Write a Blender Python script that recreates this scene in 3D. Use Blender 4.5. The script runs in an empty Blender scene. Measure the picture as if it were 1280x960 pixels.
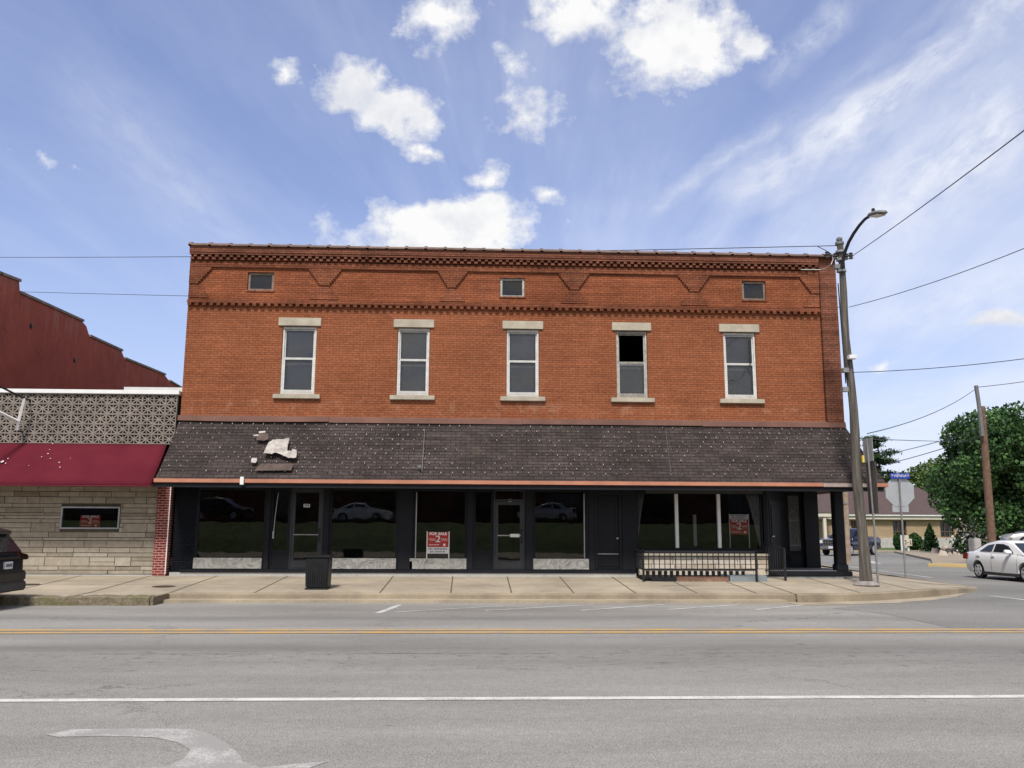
import bpy, bmesh, math, random
import numpy as np
from mathutils import Vector, Matrix, noise as mnoise
random.seed(7)
rng = np.random.default_rng(11)
scene = bpy.context.scene
COL = scene.collection
R = math.radians

# ------------------------------------------------------------------ camera
F, PITCH, YAW, ROLL, EYE = 1085.0, .1643, .0434, -.0044, 1.85
def cam_matrix():
    cr, sr = math.cos(ROLL), math.sin(ROLL)
    Rr = Matrix(((cr, sr, 0), (-sr, cr, 0), (0, 0, 1)))
    cp, sp = math.cos(PITCH), math.sin(PITCH)
    P_ = Matrix(((1, 0, 0), (0, -sp, cp), (0, cp, sp)))
    cy, sy = math.cos(YAW), math.sin(YAW)
    Y_ = Matrix(((cy, sy, 0), (-sy, cy, 0), (0, 0, 1)))
    return Y_ @ P_ @ Rr
CM = cam_matrix()
def ray(x, y): return CM @ Vector(((x - 640) / F, (480 - y) / F, 1.0))
def P(x, y, Y):                       # measured photo point lying on the plane Y
    d = ray(x, y); t = Y / d.y
    return Vector((d.x * t, Y, EYE + d.z * t))
def PX(x, y, X):
    d = ray(x, y); t = X / d.x
    return Vector((X, d.y * t, EYE + d.z * t))
def G(x, y, z=0.0):                   # measured photo point lying on the level z
    d = ray(x, y); t = (z - EYE) / d.z
    return Vector((d.x * t, d.y * t, z))

cam_d = bpy.data.cameras.new('camera'); cam = bpy.data.objects.new('camera', cam_d); COL.objects.link(cam)
cam_d.sensor_fit = 'HORIZONTAL'; cam_d.sensor_width = 36; cam_d.lens = F / 1280 * 36
cam_d.clip_start = .1; cam_d.clip_end = 3000
m = Matrix.Identity(4)
for i in range(3):
    m[i][0], m[i][1], m[i][2] = CM[i][0], CM[i][1], -CM[i][2]
m[2][3] = EYE
cam.matrix_world = m
scene.camera = cam

# ------------------------------------------------------------------ materials
def nd(nt, t, **kw):
    n = nt.nodes.new(t)
    for k, v in kw.items():
        if k in n.inputs.keys() if isinstance(k, str) else False: n.inputs[k].default_value = v
        else: setattr(n, k, v)
    return n
def rgba(c): return (c[0], c[1], c[2], 1.0)
class NT:
    def __init__(s, name, rough=.7, spec=.3, metal=0):
        s.m = bpy.data.materials.new(name); s.m.use_nodes = True
        s.nt = s.m.node_tree; s.N = s.nt.nodes; s.L = s.nt.links
        s.b = s.N['Principled BSDF']
        s.b.inputs['Roughness'].default_value = rough
        s.b.inputs['Specular IOR Level'].default_value = spec
        s.b.inputs['Metallic'].default_value = metal
        s._co = None
    def n(s, t): return s.N.new(t)
    def link(s, a, b): s.L.new(a, b)
    @property
    def co(s):
        if s._co is None: s._co = s.n('ShaderNodeTexCoord').outputs['Object']
        return s._co
    def mapv(s, scale=(1, 1, 1), loc=(0, 0, 0)):
        mp = s.n('ShaderNodeMapping'); mp.inputs['Scale'].default_value = scale; mp.inputs['Location'].default_value = loc
        s.link(s.co, mp.inputs['Vector']); return mp.outputs['Vector']
    def noise(s, scale, detail=4, rough=.55, vec=None, dist=0):
        q = s.n('ShaderNodeTexNoise'); q.inputs['Scale'].default_value = scale; q.inputs['Detail'].default_value = detail
        q.inputs['Roughness'].default_value = rough; q.inputs['Distortion'].default_value = dist
        s.link(vec if vec is not None else s.co, q.inputs['Vector']); return q.outputs['Fac']
    def ramp(s, fac, stops):
        q = s.n('ShaderNodeValToRGB'); e = q.color_ramp.elements
        while len(e) < len(stops): e.new(.5)
        for i, (p, c) in enumerate(stops):
            e[i].position = p; e[i].color = rgba(c) if hasattr(c, '__len__') else (c, c, c, 1)
        s.link(fac, q.inputs['Fac']); return q.outputs['Color']
    def mix(s, a, b, fac, mode='MIX'):
        q = s.n('ShaderNodeMix'); q.data_type = 'RGBA'; q.blend_type = mode
        for v, i in ((a, 6), (b, 7)):
            if hasattr(v, 'is_linked') or hasattr(v, 'node'): s.link(v, q.inputs[i])
            else: q.inputs[i].default_value = rgba(v)
        if hasattr(fac, 'node'): s.link(fac, q.inputs[0])
        else: q.inputs[0].default_value = fac
        return q.outputs[2]
    def math(s, op, a, b=0.0, c=None):
        q = s.n('ShaderNodeMath'); q.operation = op
        for i, v in enumerate((a, b) if c is None else (a, b, c)):
            if hasattr(v, 'node'): s.link(v, q.inputs[i])
            else: q.inputs[i].default_value = v
        return q.outputs[0]
    def sep(s, vec=None):
        q = s.n('ShaderNodeSeparateXYZ'); s.link(vec if vec is not None else s.co, q.inputs[0]); return q.outputs
    def comb(s, x, y, z=0.0):
        q = s.n('ShaderNodeCombineXYZ')
        for i, v in enumerate((x, y, z)):
            if hasattr(v, 'node'): s.link(v, q.inputs[i])
            else: q.inputs[i].default_value = v
        return q.outputs[0]
    def bump(s, h, strength=.3, dist=.02):
        q = s.n('ShaderNodeBump'); q.inputs['Strength'].default_value = strength; q.inputs['Distance'].default_value = dist
        s.link(h, q.inputs['Height']); s.link(q.outputs['Normal'], s.b.inputs['Normal'])
    def color(s, c):
        if hasattr(c, 'node'): s.link(c, s.b.inputs['Base Color'])
        else: s.b.inputs['Base Color'].default_value = rgba(c)

def plain(name, c, rough=.6, spec=.3, metal=0, var=.18, scale=3.0, bump=0.0, fine=40):
    t = NT(name, rough, spec, metal)
    f = t.noise(scale, 5, .6)
    lo = tuple(v * (1 - var) for v in c); hi = tuple(min(1, v * (1 + var)) for v in c)
    t.color(t.ramp(f, [(.3, lo), (.7, hi)]))
    if bump: t.bump(t.noise(fine, 3), bump, .01)
    return t.m
def island(name, cols, rough=.8, var=.25, scale=9, bump=.4, trans=0):
    t = NT(name, rough, .2)
    g = t.n('ShaderNodeNewGeometry').outputs['Random Per Island']
    st = [(i / (len(cols) - 1), c) for i, c in enumerate(cols)]
    c = t.ramp(g, st)
    f = t.noise(scale, 6, .65)
    c = t.mix(c, t.ramp(f, [(.25, 1 - var), (.75, 1 + var)]), 1.0, 'MULTIPLY')
    t.color(c)
    if bump: t.bump(f, bump, .03)
    if trans:
        tr = t.n('ShaderNodeBsdfTranslucent'); t.link(c, tr.inputs['Color'])
        mx = t.n('ShaderNodeMixShader'); mx.inputs[0].default_value = trans
        t.link(t.b.outputs[0], mx.inputs[1]); t.link(tr.outputs[0], mx.inputs[2])
        t.link(mx.outputs[0], t.N['Material Output'].inputs['Surface'])
    return t.m
def brick(name, c1, c2, mortar, bw=.21, bh=.072, ms=.011, rough=.85, stain=None, bump=.5, var=.25, grime=None, flip=False, pale=False):
    t = NT(name, rough, .05)
    x, y, z = t.sep()
    warp = t.math('MULTIPLY', t.math('SUBTRACT', t.noise(.7, 3), .5), .03)
    v = t.comb(t.math('ADD', x, y), t.math('ADD', z, warp))
    q = t.n('ShaderNodeTexBrick'); q.inputs['Scale'].default_value = 1.0
    q.inputs['Brick Width'].default_value = bw; q.inputs['Row Height'].default_value = bh
    q.inputs['Mortar Size'].default_value = ms; q.inputs['Mortar Smooth'].default_value = .3; q.inputs['Bias'].default_value = 0
    q.inputs['Color1'].default_value = rgba(c1); q.inputs['Color2'].default_value = rgba(c2); q.inputs['Mortar'].default_value = rgba(mortar)
    t.link(v, q.inputs['Vector'])
    c = q.outputs['Color']
    bed = t.math('FRACT', t.math('DIVIDE', t.math('ADD', z, warp), bh))
    bedl = t.math('MULTIPLY', t.math('LESS_THAN', bed, .24), t.ramp(t.noise(2.2, 5, .7), [(.3, .25), (.7, .75)]))
    c = t.mix(c, mortar, bedl)
    row = t.noise(1.0, 2, .5, vec=t.comb(t.math('MULTIPLY', x, .25), y, t.math('MULTIPLY', z, 9.0)))
    c = t.mix(c, t.ramp(row, [(.3, 1 - var * .7), (.7, 1 + var * .7)]), 1.0, 'MULTIPLY')
    f = t.noise(.55, 7, .65, dist=.4)
    c = t.mix(c, t.ramp(f, [(.28, 1 - var), (.72, 1 + var)]), 1.0, 'MULTIPLY')
    f2 = t.noise(11, 3, .6)
    c = t.mix(c, t.ramp(f2, [(.3, .8), (.7, 1.18)]), 1.0, 'MULTIPLY')
    if stain:
        s = t.noise(1.3, 8, .75, dist=1.0)
        c = t.mix(c, stain, t.ramp(s, [(.56, 0.0), (.74, .75)]))
    if grime:                                            # weathered soot band: (colour, z low, z high)
        gc, z0, z1 = grime
        a = t.math('DIVIDE', t.math('SUBTRACT', z, z0), z1 - z0)
        a = t.math('ADD', a, t.math('MULTIPLY', t.math('SUBTRACT', t.noise(.8, 7, .7, dist=.6), .5), 1.6))
        c = t.mix(c, gc, t.ramp(a, [(.25, 0.0), (1.0, .72)]))
    if pale:          # lime bloom washed out below the sills, a few sooty and spalled bricks
        pm = t.math('MULTIPLY', t.ramp(t.noise(2.4, 7, .75, dist=.6), [(.52, 0.0), (.68, .5)]), t.ramp(z, [(0.0, 1.0), (1.0, 1.0)]))
        zb_ = t.math('MULTIPLY', t.math('LESS_THAN', z, 5.36), t.math('SUBTRACT', 1.0, t.math('MULTIPLY', t.math('ABSOLUTE', t.math('SUBTRACT', z, 5.15)), 2.2)))
        c = t.mix(c, (.42, .26, .18), t.math('MAXIMUM', t.math('MULTIPLY', pm, zb_), 0.0))
        sp_ = t.n('ShaderNodeTexVoronoi'); sp_.inputs['Scale'].default_value = 1.3; t.link(t.comb(t.math('MULTIPLY', x, 1.0), y, t.math('MULTIPLY', z, 2.2)), sp_.inputs['Vector'])
        c = t.mix(c, (.07, .04, .03), t.math('MULTIPLY', t.math('LESS_THAN', sp_.outputs['Distance'], .055), t.ramp(t.noise(1.9, 2), [(.5, 0.0), (.6, .7)])))
    t.color(c)
    t.bump(t.math('ADD', t.math('MULTIPLY', q.outputs['Fac'], -1.0), t.math('MULTIPLY', f2, .35)), bump, .012)
    return t.m

M = {}
M['brick'] = brick('orange_brick', (.295, .105, .049), (.25, .084, .039), (.135, .053, .032), ms=.006, var=.17, pale=True, grime=((.16, .07, .042), 7.6, 9.6))
M['brick_dark'] = brick('sooty_brick', (.2, .078, .046), (.15, .06, .038), (.075, .036, .027), ms=.008, var=.4, stain=(.085, .055, .042))
M['brick_panel'] = brick('panel_brick', (.28, .094, .043), (.23, .073, .034), (.11, .042, .026), ms=.007, var=.3, stain=(.15, .07, .048))
M['brick_relief'] = brick('relief_brick', (.235, .083, .042), (.19, .066, .035), (.09, .037, .025), ms=.008, var=.4, stain=(.11, .062, .043))
M['brick_red'] = brick('red_pier_brick', (.21, .03, .022), (.15, .022, .018), (.4, .25, .22), bw=.2, bh=.075, ms=.012, var=.15)
M['brick_black'] = brick('black_painted_brick', (.011, .0125, .0165), (.009, .0105, .0135), (.0045, .005, .007), rough=.5, var=.15)
M['brick_tan'] = brick('tan_brick', (.41, .3, .18), (.35, .25, .15), (.3, .24, .17), bh=.08, var=.15, bump=.15)
M['brick_old'] = brick('old_paver_brick', (.2, .1, .065), (.16, .08, .055), (.17, .14, .11), var=.35)
def redwall():
    t = NT('painted_red_masonry', .85, .12)
    x, y, z = t.sep()
    f = t.noise(1.1, 8, .7, dist=.5)
    c = t.ramp(f, [(.3, (.26, .06, .043)), (.7, (.36, .09, .06))])
    st = t.noise(1.0, 6, .7, vec=t.comb(t.math('MULTIPLY', y, 2.2), x, t.math('MULTIPLY', z, .22)))
    h = t.math('ADD', t.math('MULTIPLY', t.math('SUBTRACT', z, 7.6), .17), t.math('MULTIPLY', t.math('SUBTRACT', st, .5), 2.2))
    c = t.mix(c, (.34, .17, .13), t.ramp(h, [(.35, 0.0), (.95, .75)]))
    c = t.mix(c, (.1, .032, .025), t.ramp(t.noise(.5, 6, .7), [(.55, 0.0), (.8, .6)]))
    t.color(c); t.bump(t.noise(14, 4), .3, .02); return t.m
M['redwall'] = redwall()
M['coping_grey'] = plain('weathered_grey_coping', (.2, .155, .13), .85, var=.3, scale=2, bump=.3)
M['limestone'] = plain('pale_limestone', (.4, .355, .275), .85, var=.2, scale=2.5, bump=.3)
M['stone'] = island('buff_ashlar_stone', [(.31, .265, .2), (.36, .315, .245), (.25, .212, .16), (.39, .345, .275), (.32, .275, .21)], .9, .22, 5, .5)
M['stone_knee'] = island('warm_ashlar_stone', [(.5, .43, .34), (.56, .5, .41), (.46, .37, .29), (.6, .54, .45), (.52, .46, .38)], .9, .2, 6, .4)
M['mortar_dark'] = plain('recessed_mortar', (.085, .07, .052), .95, var=.2)
M['screen'] = plain('concrete_screen_block', (.25, .215, .185), .92, var=.25, scale=1.5, bump=.4)
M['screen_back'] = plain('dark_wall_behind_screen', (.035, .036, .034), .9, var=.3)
M['white_metal'] = plain('white_painted_metal', (.72, .72, .7), .45, .4, var=.08, scale=2)
M['white_wood'] = island('weathered_white_wood', [(.52, .51, .48), (.58, .57, .54), (.47, .46, .43)], .7, .2, 5, .2)
M['old_wood'] = island('peeling_grey_wood', [(.3, .28, .24), (.42, .4, .36), (.24, .22, .19)], .85, .4, 9, .3)
M['maroon'] = None
def maroon():
    t = NT('faded_maroon_canvas', .95, .04)
    f = t.noise(.8, 6, .6)
    c = t.ramp(f, [(.3, (.088, .0125, .02)), (.7, (.118, .0175, .027))])
    s = t.noise(2.2, 7, .75, vec=t.mapv((1, 1, 1.2)))
    c = t.mix(c, (.42, .22, .25), t.ramp(s, [(.66, 0.0), (.74, .5)]))
    t.color(c); t.bump(t.noise(1.2, 3), .25, .06); return t.m
M['maroon'] = maroon()
M['maroon_dark'] = plain('maroon_canvas_underside', (.12, .012, .022), .8)
def shingle():
    t = NT('brown_asphalt_shingle', .95, .08)
    x, y, z = t.sep()
    v = t.comb(t.math('ADD', x, t.math('MULTIPLY', y, .0)), t.math('MULTIPLY', z, 1.26))
    q = t.n('ShaderNodeTexBrick'); q.inputs['Scale'].default_value = 1
    q.inputs['Brick Width'].default_value = .31; q.inputs['Row Height'].default_value = .12; q.inputs['Mortar Size'].default_value = .009
    q.inputs['Mortar Smooth'].default_value = .4
    q.inputs['Color1'].default_value = rgba((.058, .046, .042)); q.inputs['Color2'].default_value = rgba((.04, .033, .031)); q.inputs['Mortar'].default_value = rgba((.018, .015, .0145))
    t.link(v, q.inputs['Vector'])
    c = t.mix(q.outputs['Color'], t.ramp(t.noise(.7, 8, .7, dist=.5), [(.3, .72), (.7, 1.3)]), 1.0, 'MULTIPLY')
    c = t.mix(c, t.ramp(t.noise(60, 2, .6), [(.3, .7), (.7, 1.35)]), 1.0, 'MULTIPLY')
    moss = t.math('ADD', t.math('MULTIPLY', t.math('ADD', z, .25), -3.0), t.math('MULTIPLY', t.noise(2, 6, .7), .8))
    c = t.mix(c, (.09, .085, .05), t.ramp(t.noise(1.5, 7, .75), [(.58, 0.0), (.78, .4)]))
    band = t.noise(1.0, 4, .6, vec=t.comb(t.math('MULTIPLY', x, .5), 0.0, t.math('MULTIPLY', z, 6.0)))
    c = t.mix(c, t.ramp(band, [(.3, .7), (.7, 1.4)]), 1.0, 'MULTIPLY')
    t.color(c)
    t.bump(t.math('SUBTRACT', t.math('MULTIPLY', t.noise(70, 2), .5), q.outputs['Fac']), .8, .02)
    return t.m
M['shingle'] = shingle()
M['clip'] = plain('pale_shingle_clip', (.27, .255, .24), .7, var=.25, scale=2)
M['felt'] = plain('torn_pale_felt', (.38, .35, .32), .9, var=.3, scale=6, bump=.6, fine=14)
M['bare_deck'] = plain('bare_brown_deck', (.095, .068, .058), .9, var=.3, scale=5)
M['fascia'] = plain('salmon_painted_fascia', (.42, .185, .115), .65, var=.18, scale=1.2)
M['fascia_grey'] = plain('peeled_grey_fascia', (.34, .27, .24), .85, var=.3, scale=3)
M['flashing'] = plain('dull_pink_flashing', (.15, .075, .056), .85, var=.25, scale=1.0)
M['soffit'] = plain('brown_soffit', (.12, .06, .045), .85)
M['navy'] = plain('black_navy_paint', (.0075, .0085, .0125), .5, .25, var=.25, scale=1.5)
M['navy_soft'] = plain('dull_black_paint', (.0095, .0105, .014), .6, .2, var=.25, scale=1.5)
M['alu'] = plain('dark_bronze_aluminium', (.035, .036, .04), .4, .5, .3, var=.2)
M['alu_light'] = plain('grey_aluminium', (.36, .36, .36), .4, .5, .6, var=.15)
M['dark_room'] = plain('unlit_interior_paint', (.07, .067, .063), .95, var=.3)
M['lace'] = plain('grey_net_curtain', (.33, .32, .31), .95, var=.15, scale=6)
M['black_metal'] = plain('black_painted_iron', (.012, .012, .014), .45, .4, var=.2)
M['black_plastic'] = plain('black_ribbed_plastic', (.012, .0125, .014), .5, .3, var=.2, scale=8)
def marble():
    t = NT('grey_marble', .35, .4)
    w = t.n('ShaderNodeTexNoise'); w.inputs['Scale'].default_value = 1.5; w.inputs['Detail'].default_value = 9; w.inputs['Distortion'].default_value = 2.2
    t.link(t.mapv((1, 1, 1.6)), w.inputs['Vector'])
    t.color(t.ramp(w.outputs['Fac'], [(.3, (.16, .155, .14)), (.46, (.37, .36, .33)), (.52, (.22, .215, .195)), (.7, (.44, .43, .4))])); return t.m
M['marble'] = marble()
def glass(name, tint=.75, refl=.07, rough=.0, wav=.02):
    t = NT(name)
    tr = t.n('ShaderNodeBsdfTransparent'); tr.inputs[0].default_value = (tint, tint * 1.0, tint * 1.0, 1)
    gl = t.n('ShaderNodeBsdfGlossy'); gl.inputs['Roughness'].default_value = rough
    fr = t.n('ShaderNodeFresnel'); fr.inputs['IOR'].default_value = 1.5
    b = t.n('ShaderNodeBump'); b.inputs['Strength'].default_value = wav; b.inputs['Distance'].default_value = .05
    t.link(t.noise(1.1, 2), b.inputs['Height'])
    t.link(b.outputs[0], gl.inputs['Normal'])
    k = t.math('ADD', fr.outputs[0], refl - .04)
    mx = t.n('ShaderNodeMixShader'); t.link(k, mx.inputs[0]); t.link(tr.outputs[0], mx.inputs[1]); t.link(gl.outputs[0], mx.inputs[2])
    t.link(mx.outputs[0], t.N['Material Output'].inputs['Surface']); t.m.node_tree.nodes.remove(t.b)
    return t.m
M['shop_glass'] = glass('shop_window_glass', .78, .065, rough=.015, wav=.03)
M['sash_glass'] = glass('sash_window_glass', .85, .04, wav=.02)
M['blind'] = plain('dusty_grey_board', (.36, .36, .355), .9, var=.16, scale=1.2)
def car_paint(name, c, flake=0):
    t = NT(name, .35, .5, flake); t.color(c); t.b.inputs['Coat Weight'].default_value = .8; t.b.inputs['Coat Roughness'].default_value = .05
    f = t.noise(3, 4); t.link(t.ramp(f, [(.3, .3), (.7, .42)]), t.b.inputs['Roughness']); return t.m
M['car_white'] = car_paint('white_car_paint', (.78, .78, .77))
M['car_navy'] = car_paint('navy_car_paint', (.012, .016, .05), .2)
M['car_black'] = car_paint('black_car_paint', (.008, .009, .013))
M['car_black'].node_tree.nodes['Principled BSDF'].inputs['Coat Weight'].default_value = .1; M['car_black'].node_tree.nodes['Principled BSDF'].inputs['Specular IOR Level'].default_value = .25
M['car_silver'] = car_paint('silver_car_paint', (.5, .5, .5), .5)
M['car_glass'] = (lambda t: (t.color((.012, .017, .02)), t.m)[1])(NT('tinted_car_glass', .06, .45))
M['tyre'] = plain('black_tyre_rubber', (.018, .018, .018), .85, var=.2)
M['rim'] = plain('alloy_rim', (.5, .5, .52), .35, .5, .15, var=.1)
M['chrome'] = plain('bright_chrome', (.65, .66, .68), .18, .5, .95, var=.05)
M['grey_plastic'] = plain('grey_bumper_plastic', (.05, .05, .05), .6)
M['tail_red'] = plain('red_tail_lens', (.2, .02, .018), .15, .6, var=.1)
M['tail_dark'] = plain('smoked_tail_lens', (.03, .012, .008), .15, .6, var=.2)
M['lamp_clear'] = plain('clear_headlamp_lens', (.7, .68, .6), .1, .6, var=.1)
M['plate'] = plain('white_number_plate', (.62, .64, .66), .5, var=.05)
M['ink'] = plain('dark_lettering', (.03, .03, .04), .7)
M['sign_red'] = plain('red_sign_board', (.42, .035, .025), .5, var=.1)
M['sign_white'] = plain('white_sign_board', (.72, .7, .68), .5, var=.06)
M['sign_back'] = plain('bare_aluminium_sign_back', (.4, .42, .43), .5, .4, .3, var=.08)
M['sign_blue'] = plain('blue_street_sign', (.018, .05, .33), .45)
M['sign_brown'] = plain('dull_brown_sign_back', (.13, .115, .105), .6, .3, .2, var=.12)
M['galv'] = plain('galvanised_steel_post', (.27, .27, .27), .5, .4, .5, var=.2, scale=6)
M['yellow_tag'] = plain('yellow_tag', (.62, .48, .08), .6)
def polewood():
    t = NT('weathered_pole_wood', .95, .1)
    f = t.noise(1.0, 8, .7, vec=t.mapv((14, 14, .7)))
    c = t.ramp(f, [(.28, (.04, .035, .03)), (.5, (.105, .093, .08)), (.72, (.22, .2, .175))])
    t.color(c); t.bump(f, .6, .03); return t.m
M['pole'] = polewood()
M['pole_brown'] = plain('brown_pole_wood', (.15, .09, .06), .95, var=.3, scale=5, bump=.4)
M['wire'] = plain('black_cable', (.025, .025, .03), .6)
M['lamp_grey'] = plain('grey_lamp_housing', (.17, .17, .165), .5, .4, .3)
M['porcelain'] = plain('brown_insulator', (.05, .04, .04), .3, .5)
M['bark'] = plain('tree_bark', (.1, .075, .055), .95, var=.3, scale=8, bump=.6)
M['leaf_dark'] = island('maple_leaves', [(.02, .05, .02), (.038, .085, .028), (.06, .125, .036), (.095, .175, .05)], .55, .45, .55, 0, .12)
M['leaf_light'] = island('light_leaves', [(.05, .09, .02), (.085, .13, .035), (.13, .17, .055)], .6, .3, .4, 0, .2)
M['needle'] = island('pine_needles', [(.018, .045, .02), (.035, .07, .03), (.06, .1, .035)], .7, .3, .5, 0, .1)
M['shrub'] = island('shrub_leaves', [(.015, .045, .015), (.03, .075, .022), (.055, .11, .03)], .7, .3, 2, 0, .12)
M['flower'] = island('white_blossom', [(.6, .58, .55), (.75, .73, .7)], .7, .1, 3, 0, .2)
M['leaf_core'] = plain('inner_foliage', (.008, .02, .009), .9)

def asphalt(name, base, var=.22, streaks=True, crack=True):
    t = NT(name, .9, .2)
    x, y, z = t.sep()
    f = t.noise(.28, 8, .62, vec=t.mapv((.35, 1, 1)))
    c = t.ramp(f, [(.3, tuple(v * (1 - var) for v in base)), (.7, tuple(v * (1 + var) for v in base))])
    g = t.noise(55, 3, .7)
    c = t.mix(c, t.ramp(g, [(.3, .42), (.7, 1.58)]), 1.0, 'MULTIPLY')
    g2 = t.noise(9, 5, .75)
    c = t.mix(c, t.ramp(g2, [(.3, .86), (.7, 1.14)]), 1.0, 'MULTIPLY')
    if streaks:       # oil-darkened wheel paths worn along the lane, and a ragged paving seam
        wob = t.math('MULTIPLY', t.math('SUBTRACT', t.noise(.35, 5, .6), .5), 1.1)
        yy = t.math('ADD', y, wob)
        def band(c0, w): return t.math('SUBTRACT', 1.0, t.math('MINIMUM', t.math('ABSOLUTE', t.math('DIVIDE', t.math('SUBTRACT', yy, c0), w)), 1.0))
        b = t.math('ADD', t.math('ADD', band(14.0, 1.1), t.math('MULTIPLY', band(12.6, .9), .7)), t.math('ADD', t.math('MULTIPLY', band(18.6, .8), .8), t.math('MULTIPLY', band(20.4, .7), .4)))
        c = t.mix(c, tuple(v * .62 for v in base), t.math('MULTIPLY', b, .75))
        y2 = t.math('ADD', y, t.math('MULTIPLY', t.math('SUBTRACT', t.noise(1.2, 7, .75), .5), .25))
        seam = t.math('MULTIPLY', t.math('LESS_THAN', t.math('ABSOLUTE', t.math('SUBTRACT', y2, 13.45)), .03), t.ramp(t.noise(.5, 5, .7), [(.42, .0), (.62, .9)]))
        c = t.mix(c, (.045, .043, .042), t.math('MULTIPLY', seam, .75))
        pits = t.noise(3.6, 6, .8, vec=t.mapv((.9, 1.9, 1)))
        zone = t.math('MAXIMUM', band(13.2, 1.3), t.math('MULTIPLY', band(12.2, .7), .6))
        c = t.mix(c, (.05, .048, .046), t.math('MULTIPLY', t.ramp(pits, [(.555, 0.0), (.61, .85)]), zone))
        ck_ = t.n('ShaderNodeTexVoronoi'); ck_.feature = 'DISTANCE_TO_EDGE'; ck_.inputs['Scale'].default_value = .16
        wv = t.comb(t.math('ADD', x, t.math('MULTIPLY', t.noise(.9, 6, .75), 2.6)), t.math('ADD', t.math('MULTIPLY', y, .8), t.math('MULTIPLY', t.noise(1.1, 6, .75), 2.2)))
        t.link(wv, ck_.inputs['Vector'])
        cr = t.math('MULTIPLY', t.math('LESS_THAN', ck_.outputs['Distance'], .0022), t.ramp(t.noise(.4, 3), [(.45, 0.0), (.55, .7)]))
        c = t.mix(c, (.07, .066, .06), cr)
        dr_ = t.n('ShaderNodeTexVoronoi'); dr_.inputs['Scale'].default_value = 1.1; t.link(t.mapv((.8, 1.3, 1)), dr_.inputs['Vector'])
        c = t.mix(c, (.07, .067, .063), t.math('MULTIPLY', t.ramp(dr_.outputs['Distance'], [(.03, .6), (.075, 0.0)]), t.ramp(t.noise(.8, 3), [(.5, 0.0), (.6, 1.0)])))
        lt = t.noise(.5, 6, .7, vec=t.mapv((.25, 1.1, 1), (3, 9, 0)))
        c = t.mix(c, t.ramp(lt, [(.3, .86), (.7, 1.12)]), 1.0, 'MULTIPLY')
        pat = t.noise(1.0, 4, .6, vec=t.mapv((.8, 2.4, 1), (7, 3, 0)))
        c = t.mix(c, (.06, .058, .056), t.ramp(pat, [(.7, 0.0), (.715, .7)]))
    t.color(c); t.bump(t.math('ADD', g, t.math('MULTIPLY', g2, .4)), .35, .012); return t.m
M['road'] = asphalt('worn_grey_asphalt', (.245, .234, .212))
M['road_dark'] = asphalt('darker_side_asphalt', (.195, .188, .172), streaks=False)
def concrete(name, base, stain=(.18, .14, .1), joints=None, var=.16):
    t = NT(name, .9, .2)
    x, y, z = t.sep()
    f = t.noise(.6, 8, .65, dist=.3)
    c = t.ramp(f, [(.3, tuple(v * (1 - var) for v in base)), (.7, tuple(v * (1 + var) for v in base))])
    c = t.mix(c, t.ramp(t.noise(45, 3, .7), [(.3, .8), (.7, 1.2)]), 1.0, 'MULTIPLY')
    c = t.mix(c, stain, t.ramp(t.noise(1.7, 8, .75, dist=.8), [(.57, 0.0), (.78, .6)]))
    t.color(c); t.bump(t.noise(30, 4, .7), .3, .015); return t.m
M['walk'] = concrete('tan_concrete_pavement', (.325, .276, .208), var=.26)
M['kerb'] = concrete('stained_concrete_kerb', (.25, .205, .145), (.09, .07, .05), var=.35)
M['kerb_pale'] = concrete('pale_concrete_ledge', (.33, .28, .205), var=.25)
M['foot'] = concrete('pale_concrete_footing', (.4, .39, .36), (.16, .16, .15))
def mossy():
    t = NT('mossy_old_kerb', .95, .1)
    x, y, z = t.sep()
    c = t.ramp(t.noise(14, 6, .8), [(.3, (.1, .08, .055)), (.55, (.24, .2, .14)), (.75, (.42, .37, .28))])
    c = t.mix(c, (.13, .14, .03), t.ramp(t.noise(.9, 5, .7, vec=t.mapv((1, 1, 3))), [(.5, 0.0), (.66, .7)]))
    t.color(c); t.bump(t.noise(20, 5, .8), .9, .05); return t.m
M['kerb_moss'] = mossy()
M['joint'] = plain('dark_joint_filler', (.12, .09, .06), .95)
def paint(name, c, wear=.5, under=(.245, .234, .212)):
    t = NT(name, .75, .3)
    f = t.math('ADD', t.math('MULTIPLY', t.noise(38, 4, .8), .6), t.math('MULTIPLY', t.noise(1.6, 6, .7), .55))
    t.color(t.mix(c, under, t.ramp(f, [(wear, 0.0), (wear + .14, .9)]))); t.bump(t.noise(55, 3), .3, .01); return t.m
M['line_white'] = paint('white_road_paint', (.58, .565, .52), .56)
M['line_worn'] = paint('worn_white_road_paint', (.5, .48, .45), .45)
M['line_faint'] = paint('faint_white_road_paint', (.55, .54, .52), .52)
M['line_yellow'] = paint('yellow_road_paint', (.5, .3, .09), .52)
M['kerb_yellow'] = paint('yellow_kerb_paint', (.4, .28, .085), .54, (.33, .28, .2))
M['iron'] = plain('rusty_cast_iron', (.06, .045, .035), .7, .4, .3, var=.3, scale=9, bump=.5)
M['grass'] = plain('mown_grass', (.075, .11, .035), .95, var=.4, scale=1.5, bump=.6, fine=30)
M['roof_brown'] = plain('brown_hip_roof_shingles', (.085, .058, .054), .95, var=.15, scale=3, bump=.4, fine=25)
M['trim_cream'] = plain('cream_painted_trim', (.6, .55, .45), .7, var=.08)
M['window_dark'] = (lambda t: (t.color((.012, .013, .016)), t.m)[1])(NT('dark_window_glass', .08, .6))
M['bronze'] = plain('brown_window_bars', (.13, .075, .055), .6)
M['white_siding'] = plain('white_siding', (.68, .66, .62), .7, var=.08)
M['rock'] = island('pale_rocks', [(.3, .24, .19), (.42, .36, .3), (.24, .17, .13)], .95, .25, 3, .4)
M['concrete_far'] = plain('pale_planter_concrete', (.42, .4, .37), .9)
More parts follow.
